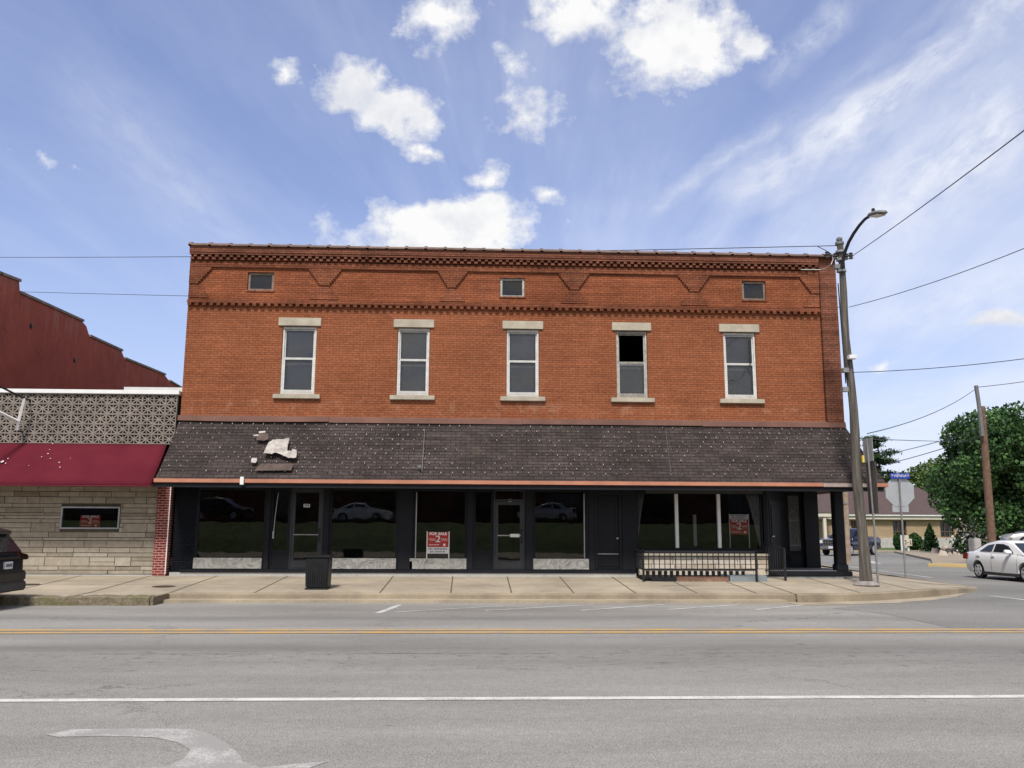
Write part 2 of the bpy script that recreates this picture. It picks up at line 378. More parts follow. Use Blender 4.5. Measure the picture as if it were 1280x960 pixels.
M['void_shade'] = plain('painted_void_shade', (.015, .015, .017), .95)  # near-black standing for the shade inside the stair well
M['tar'] = plain('tar_roof', (.06, .06, .06), .95)

# ------------------------------------------------------------------ mesh builder
class MB:
    def __init__(s): s.v = []; s.f = []
    def add(s, vs, fs):
        o = len(s.v); s.v += [tuple(p) for p in vs]; s.f += [tuple(i + o for i in f) for f in fs]; return s
    def box(s, x0, x1, y0, y1, z0, z1):
        return s.add([(x0, y0, z0), (x1, y0, z0), (x1, y1, z0), (x0, y1, z0), (x0, y0, z1), (x1, y0, z1), (x1, y1, z1), (x0, y1, z1)],
                     [(0, 3, 2, 1), (4, 5, 6, 7), (0, 1, 5, 4), (1, 2, 6, 5), (2, 3, 7, 6), (3, 0, 4, 7)])
    def hexa(s, a, b):                       # two quads a (bottom) and b (top), same winding
        return s.add(list(a) + list(b), [(0, 3, 2, 1), (4, 5, 6, 7), (0, 1, 5, 4), (1, 2, 6, 5), (2, 3, 7, 6), (3, 0, 4, 7)])
    def prism(s, pts, vec):                  # planar polygon extruded by a vector
        n = len(pts); v = Vector(vec); a = [Vector(p) for p in pts]; b = [p + v for p in a]
        return s.add(a + b, [tuple(range(n - 1, -1, -1)), tuple(range(n, 2 * n))] + [(i, (i + 1) % n, n + (i + 1) % n, n + i) for i in range(n)])
    def sheet(s, pts): return s.add(pts, [tuple(range(len(pts)))])
    def tube(s, path, r, n=8, cap=True):
        path = [Vector(p) for p in path]; k = len(path)
        rs = r if hasattr(r, '__len__') else [r] * k
        rings = []
        up = None
        for i, p in enumerate(path):
            d = (path[min(i + 1, k - 1)] - path[max(i - 1, 0)]).normalized()
            if up is None: up = Vector((0, 0, 1)) if abs(d.z) < .9 else Vector((1, 0, 0))
            a = d.cross(up).normalized(); b = a.cross(d).normalized(); up = b
            rings.append([p + (a * math.cos(2 * math.pi * j / n) + b * math.sin(2 * math.pi * j / n)) * rs[i] for j in range(n)])
        vs = [q for rg in rings for q in rg]; fs = []
        for i in range(k - 1):
            for j in range(n):
                j2 = (j + 1) % n; fs.append((i * n + j, i * n + j2, (i + 1) * n + j2, (i + 1) * n + j))
        if cap: fs += [tuple(range(n - 1, -1, -1)), tuple(range((k - 1) * n, k * n))]
        return s.add(vs, fs)
    def lathe(s, prof, c=(0, 0, 0), n=20, axis='z', cap=True):
        vs = []; fs = []
        for r, h in prof:
            for j in range(n):
                a = 2 * math.pi * j / n; u, w = r * math.cos(a), r * math.sin(a)
                vs.append((c[0] + u, c[1] + w, c[2] + h) if axis == 'z' else ((c[0] + u, c[1] + h, c[2] + w) if axis == 'y' else (c[0] + h, c[1] + u, c[2] + w)))
        for i in range(len(prof) - 1):
            for j in range(n):
                j2 = (j + 1) % n; fs.append((i * n + j, i * n + j2, (i + 1) * n + j2, (i + 1) * n + j))
        if cap: fs += [tuple(range(n - 1, -1, -1)), tuple(range((len(prof) - 1) * n, len(prof) * n))]
        return s.add(vs, fs)
    def build(s, name, mat, parent=None, smooth=False, bevel=0, wn=True):
        me = bpy.data.meshes.new(name)
        o = Vector(parent['_o']) if parent is not None and '_o' in parent.keys() else Vector((0, 0, 0))
        me.from_pydata([(p[0] - o.x, p[1] - o.y, p[2] - o.z) for p in s.v], [], s.f)
        bm = bmesh.new(); bm.from_mesh(me)
        if len(s.f) > 1: bmesh.ops.recalc_face_normals(bm, faces=bm.faces)
        if bevel: bmesh.ops.bevel(bm, geom=[e for e in bm.edges if e.is_manifold], offset=bevel, segments=2, affect='EDGES', clamp_overlap=True)
        bm.to_mesh(me); bm.free()
        if smooth:
            for p_ in me.polygons: p_.use_smooth = True
            try: me.set_sharp_from_angle(angle=R(38))
            except Exception: pass
        me.materials.append(mat)
        ob = bpy.data.objects.new(name, me); COL.objects.link(ob)
        if parent is not None: ob.parent = parent
        ob['_o'] = tuple(o)
        return ob
def tag(o, label, cat, group=None):
    o['label'] = label; o['category'] = cat
    if group: o['group'] = group
    return o
def thing(name, loc, label, cat, group=None):
    o = bpy.data.objects.new(name, None); COL.objects.link(o); o.location = loc; o['_o'] = tuple(loc)
    o.empty_display_size = .3
    return tag(o, label, cat, group)
def struct(o): o['kind'] = 'structure'; return o
def dup(o, label=None, parent=None):
    c = o.copy(); COL.objects.link(c); c.parent = parent
    if label: c['label'] = label
    for ch in list(o.children): dup(ch, None, c)
    return c
def text_mesh(txt, size, name, mat, parent, origin, xdir=(1, 0, 0), zdir=(0, 0, 1), bold=0.0, squeeze=1.0, thick=.002):
    cu = bpy.data.curves.new('txt', 'FONT'); cu.body = txt; cu.size = size; cu.align_x = 'CENTER'; cu.align_y = 'CENTER'; cu.offset = bold; cu.extrude = thick
    tmp = bpy.data.objects.new('txt', cu); COL.objects.link(tmp)
    dg = bpy.context.evaluated_depsgraph_get(); me = bpy.data.meshes.new_from_object(tmp.evaluated_get(dg))
    bpy.data.objects.remove(tmp); bpy.data.curves.remove(cu)
    X = Vector(xdir); Z = Vector(zdir); N = X.cross(Z)
    o = Vector(parent['_o']) if parent is not None and '_o' in parent.keys() else Vector((0, 0, 0))
    for v in me.vertices:
        p = Vector(origin) + X * v.co.x * squeeze + Z * v.co.y + N * (v.co.z) - o
        v.co = p
    me.name = name; me.materials.clear(); me.materials.append(mat)
    ob = bpy.data.objects.new(name, me); COL.objects.link(ob)
    if parent is not None: ob.parent = parent
    return ob
def wall_holes(x0, x1, z0, z1, yf, th, holes):
    xs = sorted({x0, x1, *[h[0] for h in holes], *[h[1] for h in holes]}); zs = sorted({z0, z1, *[h[2] for h in holes], *[h[3] for h in holes]})
    b = MB(); idx = {}
    def solid(i, j):
        if i < 0 or j < 0 or i >= len(xs) - 1 or j >= len(zs) - 1: return False
        cx, cz = (xs[i] + xs[i + 1]) / 2, (zs[j] + zs[j + 1]) / 2
        return not any(h[0] < cx < h[1] and h[2] < cz < h[3] for h in holes)
    def V(i, j, k):
        key = (i, j, k)
        if key not in idx: idx[key] = len(b.v); b.v.append((xs[i], yf + (th if k else 0), zs[j]))
        return idx[key]
    for i in range(len(xs) - 1):
        for j in range(len(zs) - 1):
            if not solid(i, j): continue
            b.f.append((V(i, j, 0), V(i + 1, j, 0), V(i + 1, j + 1, 0), V(i, j + 1, 0)))
            b.f.append((V(i, j, 1), V(i, j + 1, 1), V(i + 1, j + 1, 1), V(i + 1, j, 1)))
            if not solid(i - 1, j): b.f.append((V(i, j, 0), V(i, j + 1, 0), V(i, j + 1, 1), V(i, j, 1)))
            if not solid(i + 1, j): b.f.append((V(i + 1, j, 0), V(i + 1, j, 1), V(i + 1, j + 1, 1), V(i + 1, j + 1, 0)))
            if not solid(i, j - 1): b.f.append((V(i, j, 0), V(i, j, 1), V(i + 1, j, 1), V(i + 1, j, 0)))
            if not solid(i, j + 1): b.f.append((V(i, j + 1, 0), V(i + 1, j + 1, 0), V(i + 1, j + 1, 1), V(i, j + 1, 1)))
    return b
def frame(b, x0, x1, z0, z1, y0, y1, w, wb=None, wt=None):
    wb = wb or w; wt = wt or w
    b.box(x0, x0 + w, y0, y1, z0, z1); b.box(x1 - w, x1, y0, y1, z0, z1)
    b.box(x0 + w, x1 - w, y0, y1, z0, z0 + wb); b.box(x0 + w, x1 - w, y0, y1, z1 - wt, z1); return b
def pane(x0, x1, z0, z1, y): return MB().sheet([(x0, y, z0), (x1, y, z0), (x1, y, z1), (x0, y, z1)])
exec_parts = True

# ------------------------------------------------------------------ world, sun
W = bpy.data.worlds.new('World'); scene.world = W; W.use_nodes = True
SUN_EL, SUN_AZ = 55.0, -14.0        # azimuth measured from straight behind the camera (-Y), negative towards -X
sd = Vector((math.sin(R(SUN_AZ)) * math.cos(R(SUN_EL)), -math.cos(R(SUN_AZ)) * math.cos(R(SUN_EL)), math.sin(R(SUN_EL))))
def world():
    nt = W.node_tree; N = nt.nodes; L = nt.links; N.clear()
    class T(NT):
        def __init__(s): s.nt = nt; s.N = N; s.L = L; s._co = None
        @property
        def co(s):
            if s._co is None: s._co = s.n('ShaderNodeTexCoord').outputs['Generated']
            return s._co
    t = T()
    sky = N.new('ShaderNodeTexSky'); sky.sky_type = 'NISHITA'; sky.sun_disc = False
    sky.sun_elevation = R(SUN_EL); sky.sun_rotation = math.atan2(sd.x, sd.y)
    sky.air_density = 1.0; sky.dust_density = .6; sky.ozone_density = 2.6
    skyc = t.mix(sky.outputs[0], (1.12, 1.06, 1.26), 1.0, 'MULTIPLY')
    skyc = t.mix(skyc, (3.9, 4.7, 7.8), .22)
    x, y, z = t.sep()
    zz = t.math('ADD', t.math('MAXIMUM', z, 0.0), .09)
    u = t.math('DIVIDE', x, zz); v = t.math('DIVIDE', y, zz)
    # high thin cirrus: streaks on a flat layer overhead
    ca, sa = math.cos(R(84)), math.sin(R(84))
    a = t.math('ADD', t.math('MULTIPLY', u, ca), t.math('MULTIPLY', v, sa))
    c = t.math('SUBTRACT', t.math('MULTIPLY', v, ca), t.math('MULTIPLY', u, sa))
    st = t.noise(1.0, 8, .62, vec=t.comb(t.math('MULTIPLY', a, .3), t.math('MULTIPLY', c, 1.25), 4.0), dist=.9)
    br = t.noise(.55, 5, .6, vec=t.comb(u, v, 3.0))
    veil = t.math('ADD', t.math('MULTIPLY', st, .75), t.math('MULTIPLY', br, .5))
    side = t.math('SUBTRACT', t.math('MULTIPLY', u, .1), .02)                         # more cirrus towards +X
    k = t.math('ADD', veil, side)
    cir = t.ramp(k, [(.5, .02), (.64, .16), (.78, .5), (.95, .8)])
    lowhaze = t.ramp(z, [(0.0, .62), (.16, .36), (.36, .06), (.55, 0.0)])
    base = t.mix(skyc, (5.6, 6.6, 8.6), lowhaze)
    base = t.mix(base, (6.9, 7.3, 8.4), cir)
    # fair-weather cumulus, each at its own azimuth and elevation
    az0 = t.math('ARCTAN2', x, y); el0 = t.math('ARCSINE', z)
    wn_ = N.new('ShaderNodeTexNoise'); wn_.inputs['Scale'].default_value = 7.5; wn_.inputs['Detail'].default_value = 7; wn_.inputs['Roughness'].default_value = .6
    L.new(t.comb(az0, t.math('MULTIPLY', el0, 1.3), 1.7), wn_.inputs['Vector'])
    wr = t.sep(wn_.outputs['Color'])
    az = t.math('ADD', az0, t.math('MULTIPLY', t.math('SUBTRACT', wr[0], .5), .11)); el = t.math('ADD', el0, t.math('MULTIPLY', t.math('SUBTRACT', wr[1], .5), .085))
    vv = t.comb(t.math('MULTIPLY', az0, 1.0), t.math('MULTIPLY', el0, 1.25))
    n1 = t.noise(9.5, 9, .6, vec=vv, dist=.25); n2 = t.noise(30, 6, .6, vec=vv)
    nn = t.math('ADD', t.math('MULTIPLY', t.math('SUBTRACT', n1, .5), 2.3), t.math('MULTIPLY', t.math('SUBTRACT', n2, .5), 1.5))
    dens = None; low = None
    for (px, py, rx, ry, s) in [(838, 55, 100, 62, 1.0), (735, 18, 70, 38, .92), (440, 105, 52, 34, .95), (500, 142, 58, 32, .95), (560, 290, 140, 40, 1.05), (600, 272, 80, 34, .95),
                                (355, 83, 22, 20, .62), (545, 22, 62, 34, .52), (640, 145, 56, 36, .46), (606, 222, 22, 20, .5), (640, 80, 24, 18, .42), (1262, 412, 34, 14, .7), (1108, 442, 20, 10, .55), (530, 185, 36, 14, .5), (45, 198, 26, 10, .36), (690, 242, 40, 14, .38)]:
        d = ray(px, py).normalized(); a0 = math.atan2(d.x, d.y); e0 = math.asin(d.z)
        ra = rx / F / math.cos(e0); re = ry / F
        dx = t.math('DIVIDE', t.math('SUBTRACT', az, a0), ra); dy = t.math('DIVIDE', t.math('SUBTRACT', el, e0), re)
        q = t.math('SQRT', t.math('ADD', t.math('MULTIPLY', dx, dx), t.math('MULTIPLY', dy, dy)))
        h = t.math('MULTIPLY', t.math('SUBTRACT', 1.15, q), s)
        dens = h if dens is None else t.math('MAXIMUM', dens, h)
        lw_ = t.math('MULTIPLY', t.math('MINIMUM', t.math('MAXIMUM', t.math('MULTIPLY', h, 3.0), 0.0), 1.0), t.math('MULTIPLY', dy, -1.0))
        low = lw_ if low is None else t.math('MAXIMUM', low, lw_)
    # long cirrus streaks drawn out by the wind
    strk = None
    for (xa, ya, xb, yb, wd_, am) in [(790, 275, 1010, 135, 16, .5), (885, 262, 1250, 20, 38, .95), (1050, 300, 1300, 120, 80, .85), (950, 120, 1060, -10, 26, .5), (1090, 420, 1300, 330, 40, .45), (1180, 60, 1320, -40, 50, .6), (60, 60, 330, 330, 60, .22)]:
        da, db_ = ray(xa, ya).normalized(), ray(xb, yb).normalized()
        A0 = Vector((math.atan2(da.x, da.y), math.asin(da.z))); B0 = Vector((math.atan2(db_.x, db_.y), math.asin(db_.z)))
        dv_ = (B0 - A0); ln = dv_.length; dv_.normalize()
        ex = t.math('ADD', az0, t.math('MULTIPLY', t.math('SUBTRACT', wr[2], .5), .05)); ey = t.math('ADD', el0, t.math('MULTIPLY', t.math('SUBTRACT', wr[0], .5), .05))
        px_ = t.math('SUBTRACT', ex, A0.x); py_ = t.math('SUBTRACT', ey, A0.y)
        al_ = t.math('DIVIDE', t.math('ADD', t.math('MULTIPLY', px_, dv_.x), t.math('MULTIPLY', py_, dv_.y)), ln)
        pe = t.math('ABSOLUTE', t.math('DIVIDE', t.math('SUBTRACT', t.math('MULTIPLY', py_, dv_.x), t.math('MULTIPLY', px_, dv_.y)), wd_ / F))
        endf = t.math('MULTIPLY', t.ramp(al_, [(0.0, 0.0), (.25, 1.0)]), t.ramp(al_, [(.8, 1.0), (1.0, .35)]))
        fil = t.noise(1.0, 7, .65, vec=t.comb(t.math('MULTIPLY', al_, 5.0), t.math('MULTIPLY', t.math('SUBTRACT', t.math('MULTIPLY', py_, dv_.x), t.math('MULTIPLY', px_, dv_.y)), 42.0), xa * .01))
        v_ = t.math('MULTIPLY', t.math('MULTIPLY', t.ramp(pe, [(0.0, 1.0), (1.0, 0.0)]), endf), t.math('MULTIPLY', t.ramp(fil, [(.3, .1), (.65, 1.0)]), am))
        strk = v_ if strk is None else t.math('MAXIMUM', strk, v_)
    base = t.mix(base, (7.4, 7.6, 8.1), strk)
    # other clouds elsewhere round the horizon
    g = t.noise(1.9, 7, .6, vec=t.comb(u, v, 9.0))
    behind = t.math('SUBTRACT', t.math('SUBTRACT', t.math('MULTIPLY', g, 4.0), 1.5), t.math('MULTIPLY', t.ramp(y, [(0.0, 0.0), (.6, 1.0)]), 4.0))
    dens = t.math('MAXIMUM', dens, behind)
    dd = t.math('ADD', dens, t.math('MULTIPLY', nn, .72))
    al = t.ramp(dd, [(.16, 0.0), (.36, .42), (.6, 1.0)])
    al2 = t.math('MULTIPLY', al, t.math('GREATER_THAN', z, -.02))
    under = t.math('SUBTRACT', t.noise(6.0, 6, .6, vec=t.comb(az0, t.math('ADD', el0, .035), 5.0)), t.noise(6.0, 6, .6, vec=t.comb(az0, el0, 5.0)))
    shade = t.ramp(t.math('SUBTRACT', t.math('ADD', t.math('MULTIPLY', under, 2.6), .66), t.math('MULTIPLY', low, .42)), [(.15, (5.9, 6.1, 6.7)), (.45, (6.9, 7.0, 7.3)), (.72, (7.9, 7.9, 7.9))])
    base = t.mix(base, shade, al2)
    bg = N.new('ShaderNodeBackground'); bg.inputs['Strength'].default_value = .112
    L.new(base, bg.inputs['Color'])
    out = N.new('ShaderNodeOutputWorld'); L.new(bg.outputs[0], out.inputs['Surface'])
world()
sl = bpy.data.lights.new('sun', 'SUN'); sl.energy = 3.9; sl.angle = R(9); sl.color = (1.0, .955, .89)
so = bpy.data.objects.new('sun', sl); COL.objects.link(so); so.rotation_euler = sd.to_track_quat('Z', 'Y').to_euler()
so.location = (0, -20, 60)
vs = scene.view_settings; vs.view_transform = 'Standard'; vs.look = 'None'; vs.gamma = 1; vs.exposure = 0.14; vs.use_curve_mapping = False

# ------------------------------------------------------------------ ground, road, pavement
struct(MB().sheet([(-500, -300, -.05), (500, -300, -.05), (500, 900, -.05), (-500, 900, -.05)]).build('ground', M['grass']))
struct(MB().sheet([(-200, 3.0, 0), (200, 3.0, 0), (200, 22.9, 0), (-200, 22.9, 0)]).build('road', M['road']))
struct(MB().sheet([(7.0, 22.9, 0), (200, 22.9, 0), (200, 58, 0), (80, 72, 0), (7.0, 72, 0)]).build('side_street', M['road_dark']))
# darker asphalt apron where the side street meets the road
struct(MB().sheet([G(1040, 760, .004), G(1110, 768, .004), G(1195, 786, .004), (14.0, 14.9, .004), (30, 13.2, .004), (60, 13.2, .004), (60, 22.9, .004), (17, 22.9, .004), G(1190, 746, .004), G(1120, 753, .004)]).build('junction_patch', M['road_dark']))
def zline(z): return z
for nm, y0, y1 in (('yellow_line', 16.32, 16.56), ('yellow_line', 15.92, 16.16)):
    b = MB()
    for i in range(60):
        xa, xb = -60 + i * 2, -58 + i * 2
        f = lambda X: .002 * X - (.008 * max(0, X - 7)) * .5
        b.add([(xa, y0 + f(xa), .008), (xb, y0 + f(xb), .008), (xb, y1 + f(xb), .008), (xa, y1 + f(xa), .008)], [(0, 1, 2, 3)])
    struct(b.build(nm, M['line_yellow']))
struct(MB().sheet([(-80, 9.87, .006), (80, 9.87, .006), (80, 10.03, .006), (-80, 10.03, .006)]).build('lane_line', M['line_white']))
def gpoly(pts, z=.004): return [G(x, y, z) for x, y in pts]
ab = MB()
top = [(57, 918), (92, 911.5), (170, 910.5), (240, 911), (262, 917), (285, 930), (300, 944), (303, 952)]
bot = [(72, 921), (110, 920.5), (160, 920.5), (196, 922), (222, 928), (238, 937), (230, 948), (210, 958)]
tp, bp = gpoly(top), gpoly(bot)
for i in range(len(top) - 1): ab.add([tp[i], tp[i + 1], bp[i + 1], bp[i]], [(0, 1, 2, 3)])
tipc = (tp[-1] + bp[-1]) / 2
bl = G(412, 951, .004)
ab.add([bp[-1], tp[-1], G(325, 959, .004), bl, (tipc.x - .35, 5.2, .004), (tipc.x * 2 - bl.x - .2, bl.y - .3, .004)], [(0, 1, 2, 3, 4, 5)])
struct(ab.build('turn_arrow', M['line_worn']))
pk = MB()
def stripe(b, a, c, w, z=.006):
    a, c = G(*a, z), G(*c, z); d = (c - a).normalized(); n = Vector((-d.y, d.x, 0)) * w / 2
    b.add([a - n, c - n, c + n, a + n], [(0, 1, 2, 3)])
for a, c, w in (((472, 766.5), (500, 756), .16), ((492, 765), (628, 757.5), .1), ((606, 763), (742, 755.5), .11), ((725, 763), (830, 755.5), .12), ((835, 762), (925, 755.5), .12), ((945, 762), (1006, 756), .13)):
    stripe(pk, a, c, w)
struct(pk.build('parking_stripes', M['line_faint']))
rl = MB(); stripe(rl, (1237, 744.5), (1320, 754), .14); stripe(rl, (1080, 700), (1098, 704.5), .4); stripe(rl, (1060, 708), (1165, 722), .14)
struct(rl.build('stop_line', M['line_faint']))

def wz(x, y):               # pavement height: rises gently from the kerb to the wall
    t = min(1, max(0, (y - max(22.6, kerbY(x))) / 4.4)); r = min(1, max(0, (15.4 - x) / 4.0))
    return .2 - .11 * max(0, (x - 13.2) / 2.6) + .19 * t * (r * r * (3 - 2 * r)) * (1 if y < 29 else max(0, 1 - (y - 29) / 10))
def kerbY(x):               # front edge of the pavement, swinging back round the corner
    if x < -7.6: return 21.5
    if x < 8.3: return 22.62
    t = (x - 8.3) / (15.45 - 8.3); return 22.45 + 4.2 * max(0, t) ** 1.75
WX = 15.75
def sidewalk():
    b = MB(); xs = [-60, -30] + [-16 + i * .5 for i in range(64)]; xs = [x for x in xs if x < WX] + [WX]
    xs = sorted(set(xs + [-7.601, -7.599, 8.299, 8.301]))
    ny = 10; gi = {}
    for i, x in enumerate(xs):
        k0 = kerbY(x) + .1
        for j in range(ny + 1):
            yy = k0 + (27.6 - k0) * j / ny
            gi[i, j] = len(b.v); b.v.append((x, yy, wz(x, yy)))
    for i in range(len(xs) - 1):
        for j in range(ny): b.f.append((gi[i, j], gi[i + 1, j], gi[i + 1, j + 1], gi[i, j + 1]))
    # side pavement running back along the building
    n0 = len(b.v); ys = [27.6 + k * 2 for k in range(12)]
    for y in ys:
        for x in (10.5, 12.2, 14, WX + (y - 27.6) * .1): b.v.append((x, y, wz(x, y)))
    for r in range(len(ys) - 1):
        for c in range(3): b.f.append((n0 + r * 4 + c, n0 + r * 4 + c + 1, n0 + r * 4 + c + 5, n0 + r * 4 + c + 4))
    return b
struct(sidewalk().build('sidewalk', M['walk']))
# kerbs
kb = MB()
def kerb_run(b, pts, top_w, z1f, z0=-.02, jitter=0):
    rows = []
    for i, (x, y) in enumerate(pts):
        d = Vector((pts[min(i + 1, len(pts) - 1)][0] - pts[max(i - 1, 0)][0], pts[min(i + 1, len(pts) - 1)][1] - pts[max(i - 1, 0)][1])).normalized()
        n = Vector((-d.y, d.x)); j = random.uniform(-jitter, jitter)
        z1 = z1f(x) + random.uniform(-jitter, jitter) * .5
        rows.append([(x + n.x * -.02 , y + n.y * (-.02 + j), z0), (x + n.x * j, y + n.y * j, z1 - .03), (x + n.x * .03, y + n.y * (.03 + j), z1), (x + n.x * top_w, y + n.y * top_w, z1 + .004)])
    o = len(b.v)
    for r in rows: b.v += r
    for i in range(len(rows) - 1):
        for k in range(3): b.f.append((o + i * 4 + k, o + i * 4 + k + 1, o + (i + 1) * 4 + k + 1, o + (i + 1) * 4 + k))
    b.f.append((o, o + 1, o + 2, o + 3)); e = o + (len(rows) - 1) * 4; b.f.append((e, e + 3, e + 2, e + 1))
kerb_run(kb, [(-7.6 + i * .4, 22.6) for i in range(40)] + [(8.3, 22.56)], .17, lambda x: .206)
struct(kb.build('kerb', M['kerb'], smooth=True))
kc = MB(); kerb_run(kc, [(8.3 + i * .15, kerbY(8.3 + i * .15)) for i in range(49)] + [(WX, 27.6)] + [(WX + k * .2, 27.6 + 2 * k) for k in range(1, 10)], .2, lambda x: .209 - .11 * max(0, (x - 13.2) / 2.6) if x < 15.8 else .099)
struct(kc.build('corner_kerb', M['kerb']))
km = MB(); kerb_run(km, [(-40, 21.46), (-30, 21.46)] + [(-20 + i * .12, 21.46) for i in range(104)], .4, lambda x: .21, jitter=.03)
km.box(-7.72, -7.56, 21.5, 22.75, -.02, .195); struct(km.build('old_kerb', M['kerb_moss'], smooth=False))
struct(MB().box(-7.6, 7.95, 22.14, 22.62, -.02, .075).build('kerb_ledge', M['kerb_pale'], bevel=.02))
gb = MB(); gp = [(8.0, 22.05), (9.5, 22.3), (11, 22.9), (12.5, 23.9), (13.6, 24.9), (14.6, 26.2)]
for i in range(len(gp) - 1):
    (xa, ya), (xb, yb) = gp[i], gp[i + 1]
    gb.add([(xa, ya - .42, .008), (xb, yb - .55, .008), (xb, yb + .6, .008), (xa, ya + .6, .008)], [(0, 1, 2, 3)])
struct(gb.build('gutter_strip', M['kerb_pale']))
# joints in the pavement
jb = MB()
def joint(x0, y0, x1, y1, w=.018):
    n = 8; d = Vector((x1 - x0, y1 - y0)).normalized(); nn = Vector((-d.y, d.x)) * w
    for i in range(n):
        a = (x0 + (x1 - x0) * i / n, y0 + (y1 - y0) * i / n); c = (x0 + (x1 - x0) * (i + 1) / n, y0 + (y1 - y0) * (i + 1) / n)
        jb.add([(a[0] - nn.x, a[1] - nn.y, wz(*a) + .006), (c[0] - nn.x, c[1] - nn.y, wz(*c) + .006), (c[0] + nn.x, c[1] + nn.y, wz(*c) + .006), (a[0] + nn.x, a[1] + nn.y, wz(*a) + .006)], [(0, 1, 2, 3)])
for X in (-13.5, -11.6, -9.55, -7.6, -5.5, -2.35, -.55, 1.0, 2.6, 4.2, 5.8, 7.35, 8.3, 10.2, 12.2): joint(X, kerbY(X) + .1, X + (-.05 if X < 0 else .05), 26.95)
joint(-16, 24.6, 11.8, 24.6, .012)
struct(jb.build('pavement_joints', M['joint']))
for px, lab in ((205, 'round iron cover in the pavement before the red brick pier'), (36, 'round iron cover in the pavement beside the black car')):
    p = G(px, 735.0 if px > 100 else 733.5, .225)
    z = wz(p.x, p.y)
    mh = thing('manhole_cover', (p.x, p.y, z), lab, 'manhole cover', 'iron covers set in the pavement')
    MB().lathe([(.27, 0), (.27, .008), (.25, .012)], (p.x, p.y, z), 24).build('lid', M['iron'], mh)
    MB().lathe([(.31, 0), (.31, .006), (.275, .006), (.275, 0)], (p.x, p.y, z), 24).build('rim', M['joint'], mh)

# ------------------------------------------------------------------ the brick building
WY = 27.0
BX0, BX1 = -9.06, 11.76
OX = (1.3, WY, .4)
BB = thing('brick_building', OX, 'long two storey orange brick building with dark shopfront and shingled pent roof', 'building')
wins = [(-6.07, -5.0), (-2.46, -1.44), (.99, 2.03), (4.5, 5.5), (7.97, 9.02)]
WZ0, WZ1 = 5.93, 8.1
vents = [(310, 342, 340, 363), (625, 656, 347, 371), (927, 958, 351, 375)]
vr = []
for a, b_, c, d in vents:
    p, q = P(a, c, WY), P(b_, d, WY); vr.append((p.x, q.x, q.z, p.z))
ZD, ZT = 8.72, 10.62          # dentil course and wall top
holes = [(a, b_, WZ0, WZ1) for a, b_ in wins]
wall_holes(BX0, BX1 - .58, 5.0, ZD, WY, .38, holes).build('wall', M['brick'], BB)
wall_holes(BX0, BX1 - .58, ZD, ZT, WY, .38, [v for v in vr]).build('frieze_wall', M['brick_panel'], BB)
# corner pier at the right end, darker and a little proud, with the open joint beside it
MB().box(BX1 - .555, BX1, WY - .07, WY + .38, 5.0, ZT).build('corner_pier', M['brick_dark'], BB, bevel=.01)
# side and rear walls, flat roof
MB().box(BX0, BX0 + .35, WY + .38, 50, .3, 10.3).box(BX1 - .35, BX1, WY + .38 + 2.6, 50, .3, 10.4).box(BX1 - .35, BX1, WY + .38, WY + 2.98, 3.3, 10.5).box(BX0 + .35, BX1 - .35, 49.6, 50, .3, 9.6).build('side_wall', M['brick_dark'], BB)
MB().box(BX0 + .35, BX1 - .35, WY + .38, 49.6, 9.5, 9.7).build('roof', M['tar'], BB)
# raised spandrel brickwork with stepped hexagon panels
hexes = [((247, 350), (267, 329), (386, 331), (401, 351)), ((411, 352), (428, 333), (547, 335.5), (560, 355)), ((569, 356), (585, 337), (697, 338), (713, 358)),
         ((722, 358), (737, 340), (846, 341), (863, 360)), ((872, 361), (887, 342), (998, 342.5), (1014, 361))]
HZM, HZT, HZB = 9.42, 9.97, 8.98
rel = MB(); step = .0755
hx = []
for l, tl, tr, r in hexes:
    hx.append((P(*l, WY).x, P(*tl, WY).x, P(*tr, WY).x, P(*r, WY).x))
z = HZB
zr = 10.28
k = 0
def hex_span(h, zm):          # x extent of the panel opening at height zm
    L_, TL_, TR_, R_ = h
    if zm >= HZM: t = (zm - HZM) / (HZT - HZM); return L_ + (TL_ - L_) * t, R_ + (TR_ - R_) * t
    t = (HZM - zm) / (HZM - HZB); return L_ + (TL_ - L_) * t * .85, R_ + (TR_ - R_) * t * .85
zz = HZB
while zz < HZT - .01:
    z2 = min(zz + step, HZT); zm = (zz + z2) / 2; x = BX0
    for h in hx:
        a, b_ = hex_span(h, zm)
        dep = .03 if zm < HZM else .06
        rel.box(x, a, WY - dep, WY - .002, zz, z2 + .0); x = b_
    rel.box(x, BX1 - .58, WY - dep, WY - .002, zz, z2); zz = z2
rel.box(BX0, BX1 - .58, WY - .06, WY - .002, HZT, 10.17)
rel.build('panel_surround', M['brick_relief'], BB)
def dentils(z0, z1, pitch, w, out, name, mat, x0=BX0 + .02, x1=BX1 - .6):
    b = MB(); n = int((x1 - x0) / pitch)
    for i in range(n + 1):
        xx = x0 + i * pitch + random.uniform(-.006, .006)
        b.box(xx, xx + w, WY - out + random.uniform(-.006, .006), WY - .003, z0, z1)
    return b
db = dentils(8.72, 8.80, .2245, .115, .11, 'dentil', None)
db.box(BX0, BX1 - .6, WY - .115, WY - .003, 8.803, 8.872).box(BX0, BX1 - .6, WY - .05, WY - .0035, 8.875, 8.94)
db.build('dentil_course', M['brick_relief'], BB)
d2 = dentils(10.2, 10.285, .2245, .115, .13, 'dentil', None)
for i in range(int((BX1 - .6 - BX0) / .2245)):
    xx = BX0 + .13 + i * .2245; d2.box(xx, xx + .1, WY - .16, WY - .003, 10.288, 10.36)
d2.box(BX0, BX1 - .6, WY - .17, WY - .003, 10.363, 10.43).box(BX0, BX1 - .6, WY - .19, WY - .003, 10.433, 10.62)
d2.build('cornice', M['brick_dark'], BB)
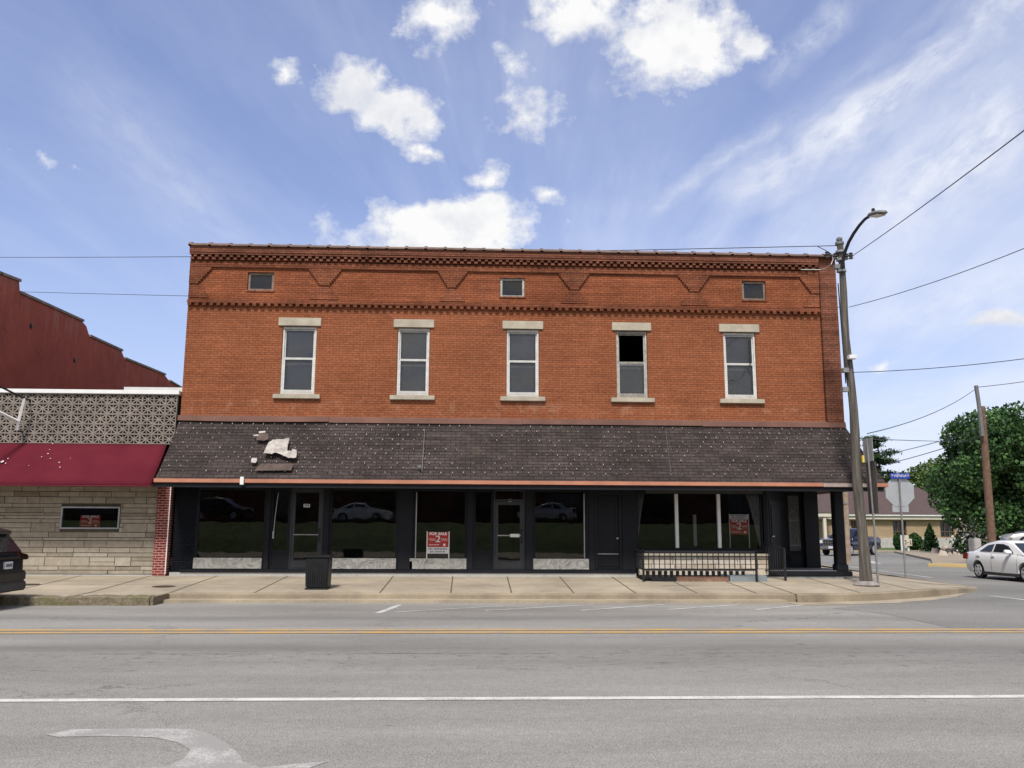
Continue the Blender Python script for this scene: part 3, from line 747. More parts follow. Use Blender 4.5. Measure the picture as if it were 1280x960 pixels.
# clay coping tiles with collars
cp = MB()
def cop_prof(r, zc): return [(WY + .12 + 0 + math.cos(a) * r * 1.25, zc + math.sin(a) * r) for a in [math.pi * i / 8 for i in range(9)]]
L_ = .62; xx = BX0 - .04
while xx < BX1:
    x2 = min(xx + L_, BX1 + .03)
    dz = random.uniform(-.008, .008)
    for (xa, xb, r) in ((xx, x2 - .001, .2 * .55), (xx, xx + .09, .2 * .72)):
        pr = [(WY - .24, ZT + .004), (WY + .42, ZT + .004)] + [(WY + .09 + math.cos(math.pi * i / 6) * .33, ZT + .03 + dz + math.sin(math.pi * i / 6) * r) for i in range(7)]
        cp.prism([(xa, y, z_) for y, z_ in pr], (xb - xa, 0, 0))
    xx = x2
    if x2 >= BX1: break
cp.build('coping', plain('glazed_clay_coping', (.14, .09, .07), .6, .3, var=.35, scale=2), BB)
# upper sash windows
wlab = ['narrow white sash with peeling left edge', 'white sash with worn timber', 'clean white sash', 'sash with peeling grey timber and missing upper pane', 'white sash leaning over loose black cables']
for i, (a, b_) in enumerate(wins):
    wd = M['old_wood'] if i == 3 else M['white_wood']
    fr = MB(); frame(fr, a + .012, b_ - .012, WZ0 + .01, WZ1 - .01, WY + .05, WY + .17, .055, .065, .07)
    wob = fr.build('window', wd, BB); wob['label'] = wlab[i]
    mid = WZ0 + (WZ1 - WZ0) * .515
    sa = MB(); frame(sa, a + .068, b_ - .068, mid + .025, WZ1 - .085, WY + .1, WY + .135, .038, .04, .04).build('upper_sash', wd, wob)
    sb = MB(); frame(sb, a + .068, b_ - .068, WZ0 + .08, mid + .023, WY + .06, WY + .097, .042, .07, .034).build('lower_sash', wd, wob)
    if i != 3:
        pane(a + .104, b_ - .104, mid + .06, WZ1 - .122, WY + .115).build('pane', M['sash_glass'], wob)
    pane(a + .108, b_ - .108, WZ0 + .148, mid, WY + .077).build('pane', M['sash_glass'], wob)
    bz1 = mid if i == 3 else WZ1 - .1
    bd = MB().box(a + .09, b_ - .09, WY + .2, WY + .215, WZ0 + .08, bz1).build('backing_board', M['blind'], wob)
    if i == 4:
        cb = MB()
        cb.tube([(a + .2, WY + .05, WZ0 + .63), (a + .38, WY + .045, WZ0 + .6), (a + .58, WY + .045, WZ0 + .72), (a + .74, WY + .045, WZ0 + 1.02)], .011, 6)
        cb.tube([(a + .2, WY + .085, WZ0 + 1.8), (a + .34, WY + .085, WZ0 + 1.95), (a + .48, WY + .085, WZ0 + 2.02)], .01, 6)
        cb.tube([(b_ - .2, WY + .045, WZ0 + .8), (b_ - .26, WY + .045, WZ0 + 1.0), (b_ - .17, WY + .045, WZ0 + 1.2), (b_ - .18, WY + .085, WZ0 + 1.95)], .016, 6)
        cb.build('loose_cable', M['wire'], wob)
    if i == 0: MB().box(a - .0, a + .012, WY + .03, WY + .1, WZ0 + .01, WZ0 + 1.1).build('peeling_strip', M['old_wood'], wob)
    MB().box(a - .13, b_ + .13, WY - .05, WY + .12, 8.105, 8.37).build('lintel', M['limestone'], wob, bevel=.012)
    MB().box(a - .19, b_ + .19, WY - .1, WY + .1, 5.78, 5.925).build('sill', M['limestone'], wob, bevel=.015)
for i, v in enumerate(vr):
    fr = MB(); frame(fr, v[0] + .01, v[1] - .01, v[2] + .01, v[3] - .01, WY + .06, WY + .14, .07, .05, .07)
    vo = fr.build('attic_window', plain('brown_worn_frame', (.2, .155, .125), .8, var=.3, scale=6) if i != 1 else M['old_wood'], BB)
    pane(v[0] + .07, v[1] - .07, v[2] + .05, v[3] - .07, WY + .11).build('pane', M['shop_glass'], vo)
    lv = MB()
    for k in range(7): lv.box(v[0] + .075, v[1] - .075, WY + .13, WY + .17, v[2] + .07 + k * .055, v[2] + .095 + k * .055)
    lv.box(v[0] - .1, v[1] + .1, WY + .385, WY + .42, v[2] - .3, 10.3); lv.build('louvre', plain('dark_louvre_board', (.05, .03, .025), .9), vo)
    MB().box(v[0] - .03, v[1] + .03, WY - .03, WY + .1, v[2] - .06, v[2] - .003).build('sill', M['brick_relief'], vo, bevel=.01)
# inside: floors and dark partition so openings read as rooms
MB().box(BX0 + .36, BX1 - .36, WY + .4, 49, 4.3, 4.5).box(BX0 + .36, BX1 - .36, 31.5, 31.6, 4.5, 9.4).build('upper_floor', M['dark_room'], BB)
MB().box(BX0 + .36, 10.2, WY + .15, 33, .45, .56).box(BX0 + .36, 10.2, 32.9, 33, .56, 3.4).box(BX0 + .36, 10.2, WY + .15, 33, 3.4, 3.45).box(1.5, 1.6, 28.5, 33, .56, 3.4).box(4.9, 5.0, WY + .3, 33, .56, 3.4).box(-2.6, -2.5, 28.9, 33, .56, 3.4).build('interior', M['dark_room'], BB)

# shopfront -----------------------------------------------------------------------
def sx(px, y=660): return P(px, y, WY).x
FZ, HZ = .6, 3.02
opn = {'w1': (sx(245), sx(331)), 's1': (sx(338), sx(361)), 'd1': (sx(362), sx(403)), 'w2': (sx(412), sx(497)), 'w3': (sx(517), sx(583)), 's2': (sx(592), sx(616)), 'd2': (sx(617), sx(656)), 'w4': (sx(667), sx(734)), 'd3': (sx(744), sx(777)), 'bay': (sx(796), sx(954))}
hl = []
for k, (a, b_) in opn.items():
    z0 = FZ + .0 if k[0] in 'sd' else FZ + .02
    z1 = HZ if k[0] != 'd' or k != 'd3' else 2.95
    hl.append((a, b_, z0, z1))
XS = sx(212)
wall_holes(sx(244.0), 8.95, .5, 3.4, WY + .03, .14, hl).build('shopfront', M['navy'], BB)
MB().box(BX0 + .02, sx(243.9), WY + .02, WY + .2, .4, 3.4).build('shopfront_end_wall', M['brick_black'], BB)
MB().box(BX0 + .3, 4.98, WY - .1, WY + .026, .5, .585).build('base_board', M['navy'], BB, bevel=.015)
MB().box(BX0, 5.0, WY - .06, WY + .02, .34, .497).build('footing', M['foot'], BB)
MB().box(-4.3, -3.5, WY - .09, WY - .062, .36, .45).build('footing_patch', M['foot'], BB)
# cornice boards behind the pent roof
MB().box(BX0, BX1 - .36, WY + .03, WY + .36, 3.403, 4.995).build('upper_fascia_board', M['navy_soft'], BB)
def shop_window(key, kx0, kx1, name='display_window'):
    a, b_ = opn[key]
    f = MB(); frame(f, a + .004, b_ - .004, FZ + .024, HZ - .004, WY + .045, WY + .12, .05, .06, .07)
    wob = f.build(name, M['navy_soft'], BB)
    pane(a + .05, b_ - .05, .94, HZ - .08, WY + .085).build('pane', M['shop_glass'], wob)
    if kx0: MB().box(sx(kx0, 705), sx(kx1, 705), WY - .035, WY + .043, .605, .925).build('marble_panel', M['marble'], wob, bevel=.006)
    return wob
w1 = shop_window('w1', 241.5, 327); w2 = shop_window('w2', 411, 495); w3 = shop_window('w3', 512, 583); w4 = shop_window('w4', 666.5, 736)
# bright metal edge strips seen on two windows
MB().box(opn['w3'][0] + .055, opn['w3'][0] + .085, WY + .04, WY + .08, .94, HZ - .1).build('metal_strip', M['alu_light'], w3)
MB().box(opn['w4'][1] - .1, opn['w4'][1] - .07, WY + .04, WY + .08, .94, HZ - .1).build('metal_strip', M['alu_light'], w4)
def side_panel(key, bar=False):
    a, b_ = opn[key]
    f = MB(); frame(f, a + .004, b_ - .004, FZ + .004, HZ - .004, WY + .05, WY + .12, .05, .08, .08); f.box(a + .054, b_ - .054, WY + .05, WY + .12, 1.08, 1.16); f.box(a + .054, b_ - .054, WY + .07, WY + .1, FZ + .084, 1.08)
    s = f.build('side_light', M['navy_soft'], BB)
    pane(a + .05, b_ - .05, 1.16, HZ - .09, WY + .085).build('pane', M['shop_glass'], s)
    if bar:
        MB().tube([(a + .19, WY + .0, 2.88), (a + .13, WY - .01, 2.2), (a + .1, WY, 1.62)], .012, 6).tube([(a + .1, WY - .01, 1.72), (a + .1, WY - .01, 1.5)], .03, 8).build('hanging_cord', M['alu_light'], s)
side_panel('s1', True); side_panel('s2')
def glass_door(key, transom, mat, bar='grey'):
    a, b_ = opn[key]; zt = HZ - (.36 if transom else .02)
    f = MB(); frame(f, a + .004, b_ - .004, FZ + .004, HZ - .004, WY + .045, WY + .125, .045, .03, .05)
    if transom: f.box(a + .05, b_ - .05, WY + .045, WY + .125, zt, zt + .06)
    d = f.build('door', mat, BB)
    g = MB(); frame(g, a + .055, b_ - .055, FZ + .04, zt - .01, WY + .06, WY + .105, .085, .2, .1).build('door_leaf', mat, d)
    pane(a + .14, b_ - .14, FZ + .24, zt - .11, WY + .08).build('pane', M['shop_glass'], d)
    if transom: pane(a + .05, b_ - .05, zt + .06, HZ - .055, WY + .085).build('transom_pane', M['shop_glass'], d)
    MB().tube([(a + .13, WY + .03, 1.62), (b_ - .13, WY + .03, 1.62)], .016 if bar == 'grey' else .02, 8).box(a + .12, a + .15, WY + .03, WY + .06, 1.6, 1.64).box(b_ - .15, b_ - .12, WY + .03, WY + .06, 1.6, 1.64).build('push_bar', M['alu_light'], d)
    if bar != 'grey': MB().box(b_ - .45, b_ - .16, WY + .005, WY + .05, 1.57, 1.67).build('bar_latch', M['white_metal'], d, bevel=.008)
    MB().tube([(b_ - .1, WY + .06, 1.4), (b_ - .1, WY - .02, 1.42), (b_ - .1, WY - .02, 1.78), (b_ - .1, WY + .06, 1.8)], .014, 6).build('pull_handle', M['black_metal'], d)
    return d
d1 = glass_door('d1', False, M['alu']); d2_ = glass_door('d2', True, M['alu'], 'white')
for dd, px, py, w, h, tx in ((d1, 383, 632, .19, .1, '518'), (d2_, 637.5, 625.5, .1, .085, '520')):
    c = P(px, py, WY)
    MB().box(c.x - w / 2, c.x + w / 2, WY + .055, WY + .059, c.z - h / 2, c.z + h / 2).build('number_plate', M['plate'] if dd is d1 else M['alu_light'], dd)
    text_mesh(tx, h * .95, 'number', M['ink'], dd, (c.x + .0, WY + .053, c.z), bold=.002)
# solid panelled door
a, b_ = opn['d3']
f = MB(); frame(f, a + .004, b_ - .004, FZ + .004, 2.946, WY + .02, WY + .12, .07, .03, .07); d3 = f.build('door', M['navy'], BB)
dl = MB().box(a + .08, b_ - .08, WY + .07, WY + .11, FZ + .04, 2.87); frame(dl, a + .09, b_ - .09, FZ + .1, 1.06, WY + .055, WY + .069, .08); frame(dl, a + .09, b_ - .09, 1.08, 2.84, WY + .055, WY + .069, .08); dl.build('door_leaf', M['navy_soft'], d3)
MB().box(a + .08, b_ - .1, WY + .04, WY + .054, 1.06, 1.085).build('mail_slot_trim', M['alu_light'], d3)
MB().lathe([(.02, 0), (.02, .03), (.04, .045), (.04, .07), (.015, .085)], (b_ - .13, WY - .03, 1.55), 10, 'y').build('door_knob', M['alu_light'], d3)
# pilasters of the shopfront
pb = MB()
for x0, x1 in ((331.5, 337), (404, 411), (499, 516), (584, 591), (657, 666), (736, 743), (778, 794)):
    pb = MB().box(sx(x0), sx(x1), WY - .02, WY + .028, .59, 3.1)
    pb.box(sx(x0) - .012, sx(x1) + .012, WY - .035, WY - .022, .59, .84)
    pb.build('pilaster', M['navy_soft'], BB, bevel=.006)
# bay with three panes, curtains and stone knee wall
a, b_ = opn['bay']
f = MB(); frame(f, a + .004, b_ - .004, 1.2, HZ - .004, WY + .045, WY + .12, .05, .06, .1)
by = f.build('display_window', M['navy_soft'], BB); by['label'] = 'wide shop window in three panes with two white posts'
mx = [sx(846.5), sx(899.5)]
for q, mxx in enumerate(mx):
    MB().box(mxx - .05, mxx + .05, WY + .0, WY + .12, 1.26, HZ - .1).build('mullion', M['white_metal'], by, bevel=.01)
ed = [a + .05, *mx, b_ - .05]
for q in range(3): pane(ed[q] + (.05 if q else 0), ed[q + 1] - (.05 if q < 2 else 0), 1.26, HZ - .1, WY + .085).build('pane', M['shop_glass'], by)
MB().box(a + .3, b_ + .02, WY - .03, WY + .03, HZ - .09, HZ + .02).build('head_trim', M['grey_plastic'], by)
MB().box(a - .02, b_ + .1, WY - .16, WY + .12, 1.13, 1.196).build('window_ledge', M['navy'], by, bevel=.01)
def ashlar(x0, x1, z0, z1, yf, depth, rows, lens, seed, hole=None, gap=.018, relief=.025):
    rr = random.Random(seed); b = MB(); z = z0
    while z < z1 - .02:
        h = rr.choice(rows); h = min(h, z1 - z)
        if z1 - (z + h) < .06: h = z1 - z
        x = x0 - rr.uniform(0, .3)
        while x < x1:
            l = rr.uniform(*lens) * (1.5 if h < .15 else 1); segs = [(max(x, x0), min(x + l, x1))]
            if hole and z + h > hole[2] and z < hole[3]:
                segs = [(a_, min(c_, hole[0])) for a_, c_ in segs if a_ < hole[0]] + [(max(a_, hole[1]), c_) for a_, c_ in segs if c_ > hole[1]]
            for a_, c_ in segs:
                if c_ - a_ < .05: continue
                split = [(z, z + h)]
                if h > .22 and rr.random() < .45: zz_ = z + h * rr.choice((.45, .55)); split = [(z, zz_), (zz_, z + h)]
                for s0, s1 in split:
                    yy = yf + rr.uniform(0, relief); g = gap / 2; j = lambda: rr.uniform(-.004, .004)
                    b.hexa([(a_ + g, yf + depth, s0 + g), (c_ - g, yf + depth, s0 + g), (c_ - g + j(), yy + j(), s0 + g + j()), (a_ + g + j(), yy + j(), s0 + g + j())],
                           [(a_ + g, yf + depth, s1 - g), (c_ - g, yf + depth, s1 - g), (c_ - g + j(), yy + j(), s1 - g + j()), (a_ + g + j(), yy + j(), s1 - g + j())])
            x += l
        z += h
    return b
kx0, kx1 = sx(797, 700), sx(958, 705)
kw = thing('stone_planter', ((kx0 + kx1) / 2, WY, .4), 'low pale stone knee wall behind the black railing', 'stone wall')
ashlar(kx0, kx1, .45, 1.02, WY - .2, .16, (.1, .14, .19), (.25, .7), 5, relief=.03).build('stone_face', M['stone_knee'], kw)
MB().box(kx0 + .01, kx1 - .01, WY - .14, WY + .02, .42, 1.01).build('core', M['mortar_dark'], kw)
MB().box(kx0 - .02, kx1 + .02, WY - .26, WY + .02, 1.023, 1.1).build('cap', M['limestone'], kw, bevel=.012)
def curtain(x0t, x1t, x0b, x1b, z0, z1, y, lab):
    b = MB(); n, mm = 26, 10; g = {}
    for j in range(mm + 1):
        t = j / mm; tt = t ** .75
        xa = x0t + (x0b - x0t) * tt; xb = x1t + (x1b - x1t) * tt
        for i in range(n + 1):
            u = i / n; g[i, j] = len(b.v); b.v.append((xa + (xb - xa) * u, y + .035 * math.sin(u * 26), z1 + (z0 - z1) * t))
    for i in range(n):
        for j in range(mm): b.f.append((g[i, j], g[i + 1, j], g[i + 1, j + 1], g[i, j + 1]))
    o = b.build('curtain', M['lace'], None, smooth=True); mod = o.modifiers.new('s', 'SOLIDIFY'); mod.thickness = .006
    tag(o, lab, 'curtain', 'net curtains in the wide shop window'); return o
curtain(sx(795.5, 620), sx(807, 620), sx(795.5), sx(797.5), 1.3, HZ - .1, WY + .16, 'grey net curtain tied at the left edge of the wide shop window')
curtain(sx(933, 620), sx(951, 620), sx(950.5), sx(953.5), 1.3, HZ - .1, WY + .16, 'grey net curtain tied at the right edge of the wide shop window')
# pale post standing inside the bay and a strip lamp
tag(MB().box(sx(876), sx(880), 27.9, 28.0, 1.3, 2.3).build('display_post', plain('grey_post', (.4, .4, .4), .7)), 'pale upright post inside the middle pane of the wide shop window', 'post')

# recessed corner entrance
ex0 = P(958, 660, WY).x; RY = 28.9
ex1 = P(983, 680, RY).x; lx0, lx1 = P(985, 660, RY).x, P(1003, 660, RY).x; px1 = BX1 - .3
ent = MB()
d = Vector((ex1 - ex0, RY - WY - .1, 0)).normalized(); nrm = Vector((d.y, -d.x, 0))
A = Vector((ex0, WY + .1, 0)); Bp = Vector((ex1, RY, 0))
def onw(t, off, z): p = A.lerp(Bp, t) + nrm * off; return (p.x, p.y, z)
ent.hexa([onw(0, 0, .5), onw(1, 0, .5), onw(1, -.15, .5), onw(0, -.15, .5)], [onw(0, 0, 3.4), onw(1, 0, 3.4), onw(1, -.15, 3.4), onw(0, -.15, 3.4)])
ent.box(sx(955), ex0 + .05, WY + .0, WY + .18, .5, 3.4)
ent.build('entrance_wall', M['navy_soft'], BB)
ed_ = MB().hexa([onw(.2, .02, .64), onw(.72, .02, .64), onw(.72, .0, .64), onw(.2, .0, .64)], [onw(.2, .02, 2.75), onw(.72, .02, 2.75), onw(.72, 0, 2.75), onw(.2, 0, 2.75)])
for t0, t1, z0, z1 in ((.26, .66, .75, 1.4), (.26, .66, 1.6, 2.6)):
    ed_.hexa([onw(t0, .045, z0), onw(t1, .045, z0), onw(t1, .021, z0), onw(t0, .021, z0)], [onw(t0, .045, z1), onw(t1, .045, z1), onw(t1, .021, z1), onw(t0, .021, z1)])
ed_ob = ed_.build('door', M['navy'], BB)
kp = Vector(onw(.27, .06, 1.62)); MB().lathe([(.02, -.02), (.045, -.015), (.05, .0), (.04, .02), (.015, .028)], tuple(kp), 12).build('door_knob', M['white_metal'], ed_ob)
wall_holes(ex1 - .05, px1, .5, 3.4, RY + .02, .2, [(lx0, lx1, 1.1, 3.0)]).build('recess_wall', M['navy_soft'], BB)
f = MB(); frame(f, lx0 + .003, lx1 - .003, 1.105, 2.995, RY + .0, RY + .1, .035); lw = f.build('recess_window', M['navy'], BB)
pane(lx0 + .035, lx1 - .035, 1.14, 2.96, RY + .06).build('pane', M['shop_glass'], lw)
lc = MB().box(lx0 + .02, lx1 - .02, RY + .12, RY + .13, 1.13, 2.97)
wlx = lx1 - lx0
cx = (lx0 + lx1) / 2
lo_ = lc.build('reflection_panel', plain('pale_reflection', (.3, .3, .29), .95, var=.2, scale=9), lw)  # pale sheet stands for the building mirrored in the pane
arch = MB(); pts = [(cx - .13, 1.35), (cx - .13, 2.25)] + [(cx - .13 * math.cos(math.pi * i / 8), 2.25 + .2 * math.sin(math.pi * i / 8)) for i in range(1, 8)] + [(cx + .13, 2.25), (cx + .13, 1.35)]
for i in range(len(pts) - 1): arch.tube([(pts[i][0], RY + .112, pts[i][1]), (pts[i + 1][0], RY + .112, pts[i + 1][1])], .018, 5)
arch.box(lx0 + .05, lx1 - .05, RY + .105, RY + .118, 2.12, 2.16); arch.box(lx0 + .05, lx1 - .05, RY + .105, RY + .118, 1.3, 1.34)
arch.build('arch_reflection', M['white_wood'], lw)  # tubes draw the arch mirrored in the glass
MB().box(lx0, lx1, RY - .01, RY + .018, .72, 1.02).box(lx0 + .06, lx1 - .06, RY - .03, RY - .012, .78, .96).build('lower_panel', M['navy'], lw)
pier_x0 = P(1004, 660, RY).x
MB().box(pier_x0, BX1 - .28, RY - .16, RY + .6, .585, 3.4).build('entrance_pier', M['navy'], BB, bevel=.01)
# platform with dark nosing
MB().box(ex0 - .05, 11.72, WY - .12, RY - .02, .42, .575).build('entrance_step', M['navy_soft'], BB, bevel=.02)
MB().box(ex0, 11.68, WY - .08, RY - .05, .577, .592).build('step_top', plain('grey_worn_step', (.16, .16, .165), .8), BB)
MB().box(sx(912), 11.45, WY - .09, RY - .1, .28, .419).build('step_footing', plain('blue_grey_footing', (.2, .22, .225), .9, var=.25), BB)
# corner column
cl = thing('corner_column', (11.45, WY + .05, .59), 'slim black column carrying the pent roof at the street corner', 'column')
c0 = P(1049.5, 690, WY + .05); ccx = c0.x
cz = MB().box(ccx - .15, ccx + .15, WY - .1, WY + .2, .8, 3.16).build('shaft', M['navy'], cl, bevel=.025)
MB().box(ccx - .185, ccx + .185, WY - .13, WY + .235, .594, .78).box(ccx - .165, ccx + .165, WY - .115, WY + .215, .78, .83).build('base_block', M['navy'], cl, bevel=.02)
# pent roof ------------------------------------------------------------------------
EY, EZ, TZ = 25.55, 3.2, 5.06
TX0, TX1, EX0, EX1 = BX0 - .02, BX1 + .03, -9.17, 12.33
rf = MB()
top_y = WY - .03
nx = 40; ns = 10; th = .05
def slope_pt(u, s):             # u 0..1 along, s 0 top .. 1 eave
    x = (TX0 + (TX1 - TX0) * u) * (1 - s) + (EX0 + (EX1 - EX0) * u) * s
    sag = .03 * math.sin(u * 17) * s + .02 * math.sin(u * 41 + 1) * s + .012 * math.sin(u * 90 + s * 9)
    bulge = .06 * math.sin(math.pi * s)
    return Vector((x, top_y + (EY - top_y) * s + bulge * .7 + sag * .3, TZ + (EZ - TZ) * s - bulge * .5 + sag * .35))
g = {}
for i in range(nx * 2 + 1):
    for j in range(ns + 1): g[i, j] = len(rf.v); rf.v.append(tuple(slope_pt(i / (nx * 2), j / ns)))
for i in range(nx * 2):
    for j in range(ns): rf.f.append((g[i, j], g[i + 1, j], g[i + 1, j + 1], g[i, j + 1]))
# closed left end and soffit body
RO = rf.build('pent_roof', M['shingle'], BB)

sd_ = MB()
sd_.add([(TX1, top_y, TZ), (EX1, EY, EZ), (EX1, 33, EZ), (TX1, 33, TZ)], [(0, 1, 2, 3)])
so_ = sd_.build('pent_roof_side', M['shingle'], BB); q = so_.modifiers.new('s', 'SOLIDIFY'); q.thickness = .05
MB().prism([(TX0 + .01, WY, TZ - .06), (EX0 + .02, EY + .05, EZ - .05), (EX0 + .02, WY, EZ - .05)], (.03, 0, 0)).build('gable_end', M['navy_soft'], BB)
MB().box(EX0 + .03, EX1 - .05, EY + .05, WY + .02, EZ - .13, EZ - .1).box(11.9, EX1 - .05, WY + .03, 33, EZ - .13, EZ - .1).box(9.0, 11.9, WY + .03, 29.6, EZ - .11, EZ - .08).build('soffit', M['soffit'], BB)
fx = P(1028, 607, EY).x
MB().box(EX0 - .02, fx, EY - .06, EY + .0, EZ - .1, EZ + .012).build('fascia', M['fascia'], BB, bevel=.008)
MB().box(fx + .01, EX1 - .35, EY - .055, EY + .0, EZ - .11, EZ + .0).build('peeled_fascia', M['fascia_grey'], BB, bevel=.008)
MB().box(EX1 - .34, EX1 + .02, EY - .06, EY, EZ - .1, EZ + .01).box(EX1 - .03, EX1 + .03, EY + .005, 33, EZ - .1, EZ + .01).build('side_fascia', M['fascia'], BB, bevel=.008)
MB().box(EX0, EX1 - .1, EY + .002, EY + .1, EZ - .23, EZ - .132).build('drip_shade_board', M['navy_soft'], BB)  # dark board doubling as the shadow under the fascia
fl = MB()
for (xa, xb, dz, bow) in ((BX0 - .05, -4.5, .03, .07), (-4.5, 1.5, .0, .0), (1.5, 7.2, .01, .0), (7.2, BX1 + .04, -.005, 0)):
    n = 10
    for i in range(n):
        u0, u1 = i / n, (i + 1) / n; x0_, x1_ = xa + (xb - xa) * u0, xa + (xb - xa) * u1 - (.006 if i == n - 1 else 0)
        b0, b1 = bow * math.sin(math.pi * u0), bow * math.sin(math.pi * u1)
        fl.hexa([(x0_, WY - .1 - b0 * .4, TZ - .02 + dz - b0 * .4), (x1_, WY - .1 - b1 * .4, TZ - .02 + dz - b1 * .4), (x1_, WY - .008, TZ + .0), (x0_, WY - .008, TZ)],
                [(x0_, WY - .065, TZ + .14 + dz), (x1_, WY - .065, TZ + .14 + dz), (x1_, WY - .008, TZ + .17), (x0_, WY - .008, TZ + .17)])
fl.build('flashing', M['flashing'], BB)
# pale clips left in rows on the shingles
ck = MB(); rr = random.Random(3)
nrow = 11
for j in range(nrow):
    s = (j + .55) / nrow * .9 + .02
    for i in range(66):
        u = (i + .5 * (j % 2) + .25 + rr.uniform(-.06, .06)) / 66
        if u > .995: continue
        keep = mnoise.noise(Vector((u * 9, s * 4.2, 2.7))) + .18 - (.22 if .42 < u < .62 else 0) + (.12 if u < .3 or u > .7 else 0)
        if keep < rr.uniform(-.25, .3): continue
        p = slope_pt(u, s); t = (slope_pt(u, s + .01) - slope_pt(u, s - .01)).normalized(); n_ = Vector((0, t.z, -t.y)); n_ = n_ if n_.y < 0 else -n_
        p = p + n_ * .062; w = rr.uniform(.006, .0125); h = rr.uniform(.01, .03)
        a_ = [p + Vector((-w, 0, 0)) + t * h, p + Vector((w, 0, 0)) + t * h, p + Vector((w, 0, 0)) - t * h, p + Vector((-w, 0, 0)) - t * h]
        ck.hexa(a_, [q_ + n_ * .012 for q_ in a_])
RO.data.materials.append(M['clip'])
bmr = bmesh.new(); bmr.from_mesh(RO.data); o_ = Vector(OX)
cv = [bmr.verts.new(Vector(p_) - o_) for p_ in ck.v]
for f_ in ck.f: bmr.faces.new([cv[i] for i in f_]).material_index = 1
bmr.to_mesh(RO.data); bmr.free()
def on_slope(px, py, off=.075):
    best = None
    dr = ray(px, py)
    lo, hi = 0.0, 1.0                # intersect with the flat slope plane
    n = Vector((0, EZ - TZ, -(EY - top_y))).normalized(); n = n if n.y < 0 else -n
    p0 = Vector((0, top_y, TZ)) + n * off; o = Vector((0, 0, EYE))
    t = (p0 - o).dot(n) / dr.dot(n); return o + dr * t, n
def patch(pts, name, mat, th=.02, rough=0):
    q = [on_slope(x, y) for x, y in pts]; b = MB(); n = q[0][1]
    b.prism([p for p, _ in q], n * th); return b.build(name, mat, BB)
felt = [(329.5, 568), (333, 559), (336, 553), (341, 550.5), (347, 550), (354, 550.5), (362, 548.5), (360, 556), (359, 564), (364, 565), (366, 562.5), (371, 564), (370.5, 573), (366, 574), (358, 572), (350, 569), (346, 567), (340, 569)]
q = [on_slope(x, y, .08) for x, y in felt]; n_ = q[0][1]
fb = bmesh.new(); vsl = [fb.verts.new(p) for p, _ in q]; fc = fb.faces.new(vsl); bmesh.ops.triangulate(fb, faces=[fc])
bmesh.ops.subdivide_edges(fb, edges=fb.edges[:], cuts=4, use_grid_fill=True)
for v in fb.verts: v.co += n_ * (.05 * mnoise.noise(v.co * 5) + .03 * mnoise.noise(v.co * 14) + .03) - Vector(OX) - Vector((0, 0, 0))
fm = bpy.data.meshes.new('torn_felt'); fb.to_mesh(fm); fb.free(); fm.materials.append(M['felt'])
fo = bpy.data.objects.new('torn_felt', fm); COL.objects.link(fo); fo.parent = BB; q = fo.modifiers.new('s', 'SOLIDIFY'); q.thickness = .012
patch([(314, 575), (315, 573), (321, 573), (321.5, 576), (319.5, 579), (314, 578.5)], 'torn_felt_scrap', M['felt'])
patch([(323.5, 540), (331.5, 539), (332, 541), (324, 542)], 'torn_felt_scrap', M['felt']); patch([(317, 544), (323, 543.5), (323, 545.5), (317, 545.5)], 'torn_felt_scrap', M['felt'])
patch([(323, 542), (335, 542), (336, 549), (330, 551), (320, 550)], 'bare_patch', M['bare_deck'], .008)
patch([(326, 580), (367, 580), (364, 588), (318, 588.5)], 'bare_patch', M['bare_deck'], .008)
# small white box lamp on the fascia, and a stray conduit with lamp on the slope
tag(MB().box(P(301.5, 600, EY).x, P(306, 600, EY).x, EY - .14, EY - .062, EZ - .16, EZ + .07).build('junction_box', M['white_metal'], bevel=.01), 'small white box fixed on the salmon fascia', 'junction box')
p1, n_ = on_slope(531, 536, .09); p2, _ = on_slope(527.5, 590, .09); p3, _ = on_slope(524.5, 583.5, .1)
cd = thing('conduit', tuple(p2), 'thin pale conduit with a small lamp running down the shingles', 'conduit')
MB().tube([p1, p1.lerp(p2, .5) + n_ * .01, p2], .007, 6).build('pipe', M['lamp_grey'], cd)
MB().box(p3.x - .06, p3.x + .06, p3.y - .08, p3.y + .02, p3.z - .05, p3.z + .05).build('lamp_box', M['lamp_grey'], cd, bevel=.015)
p1, _ = on_slope(832, 538, .085); p2, _ = on_slope(838.5, 590, .085)
tag(MB().tube([p1, p1.lerp(p2, .5), p2], .004, 6).build('cable', M['lamp_grey']), 'thin grey cable hanging down the shingles above the wide shop window', 'cable')

# iron railing round the basement stair ---------------------------------------------
RYF = 25.55
zb = lambda x, y: wz(x, y)
ra, rb = P(804, 700, RYF).x, P(945, 700, RYF).x
rt = P(870, 688.5, RYF).z; rb2 = P(870, 712.5, RYF).z
ral = thing('iron_railing', ((ra + rb) / 2, RYF, wz(6, RYF)), 'black iron railing with pickets before the stone knee wall', 'railing')
for X in (ra, rb): MB().box(X - .03, X + .03, RYF - .03, RYF + .03, wz(X, RYF) - .01, rt + .02).build('post', M['black_metal'], ral, bevel=.006)
MB().box(ra - .02, rb + .02, RYF - .03, RYF + .03, rt - .06, rt).box(ra, rb, RYF - .015, RYF + .015, rt - .17, rt - .14).box(ra, rb, RYF - .02, RYF + .02, rb2 - .02, rb2 + .025).build('rail', M['black_metal'], ral)
pk_ = MB(); n = 21
for i in range(1, n): X = ra + (rb - ra) * i / n; pk_.box(X - .011, X + .011, RYF - .011, RYF + .011, rb2 + .025, rt - .06)
pk_.build('pickets', M['black_metal'], ral)
s2 = MB()
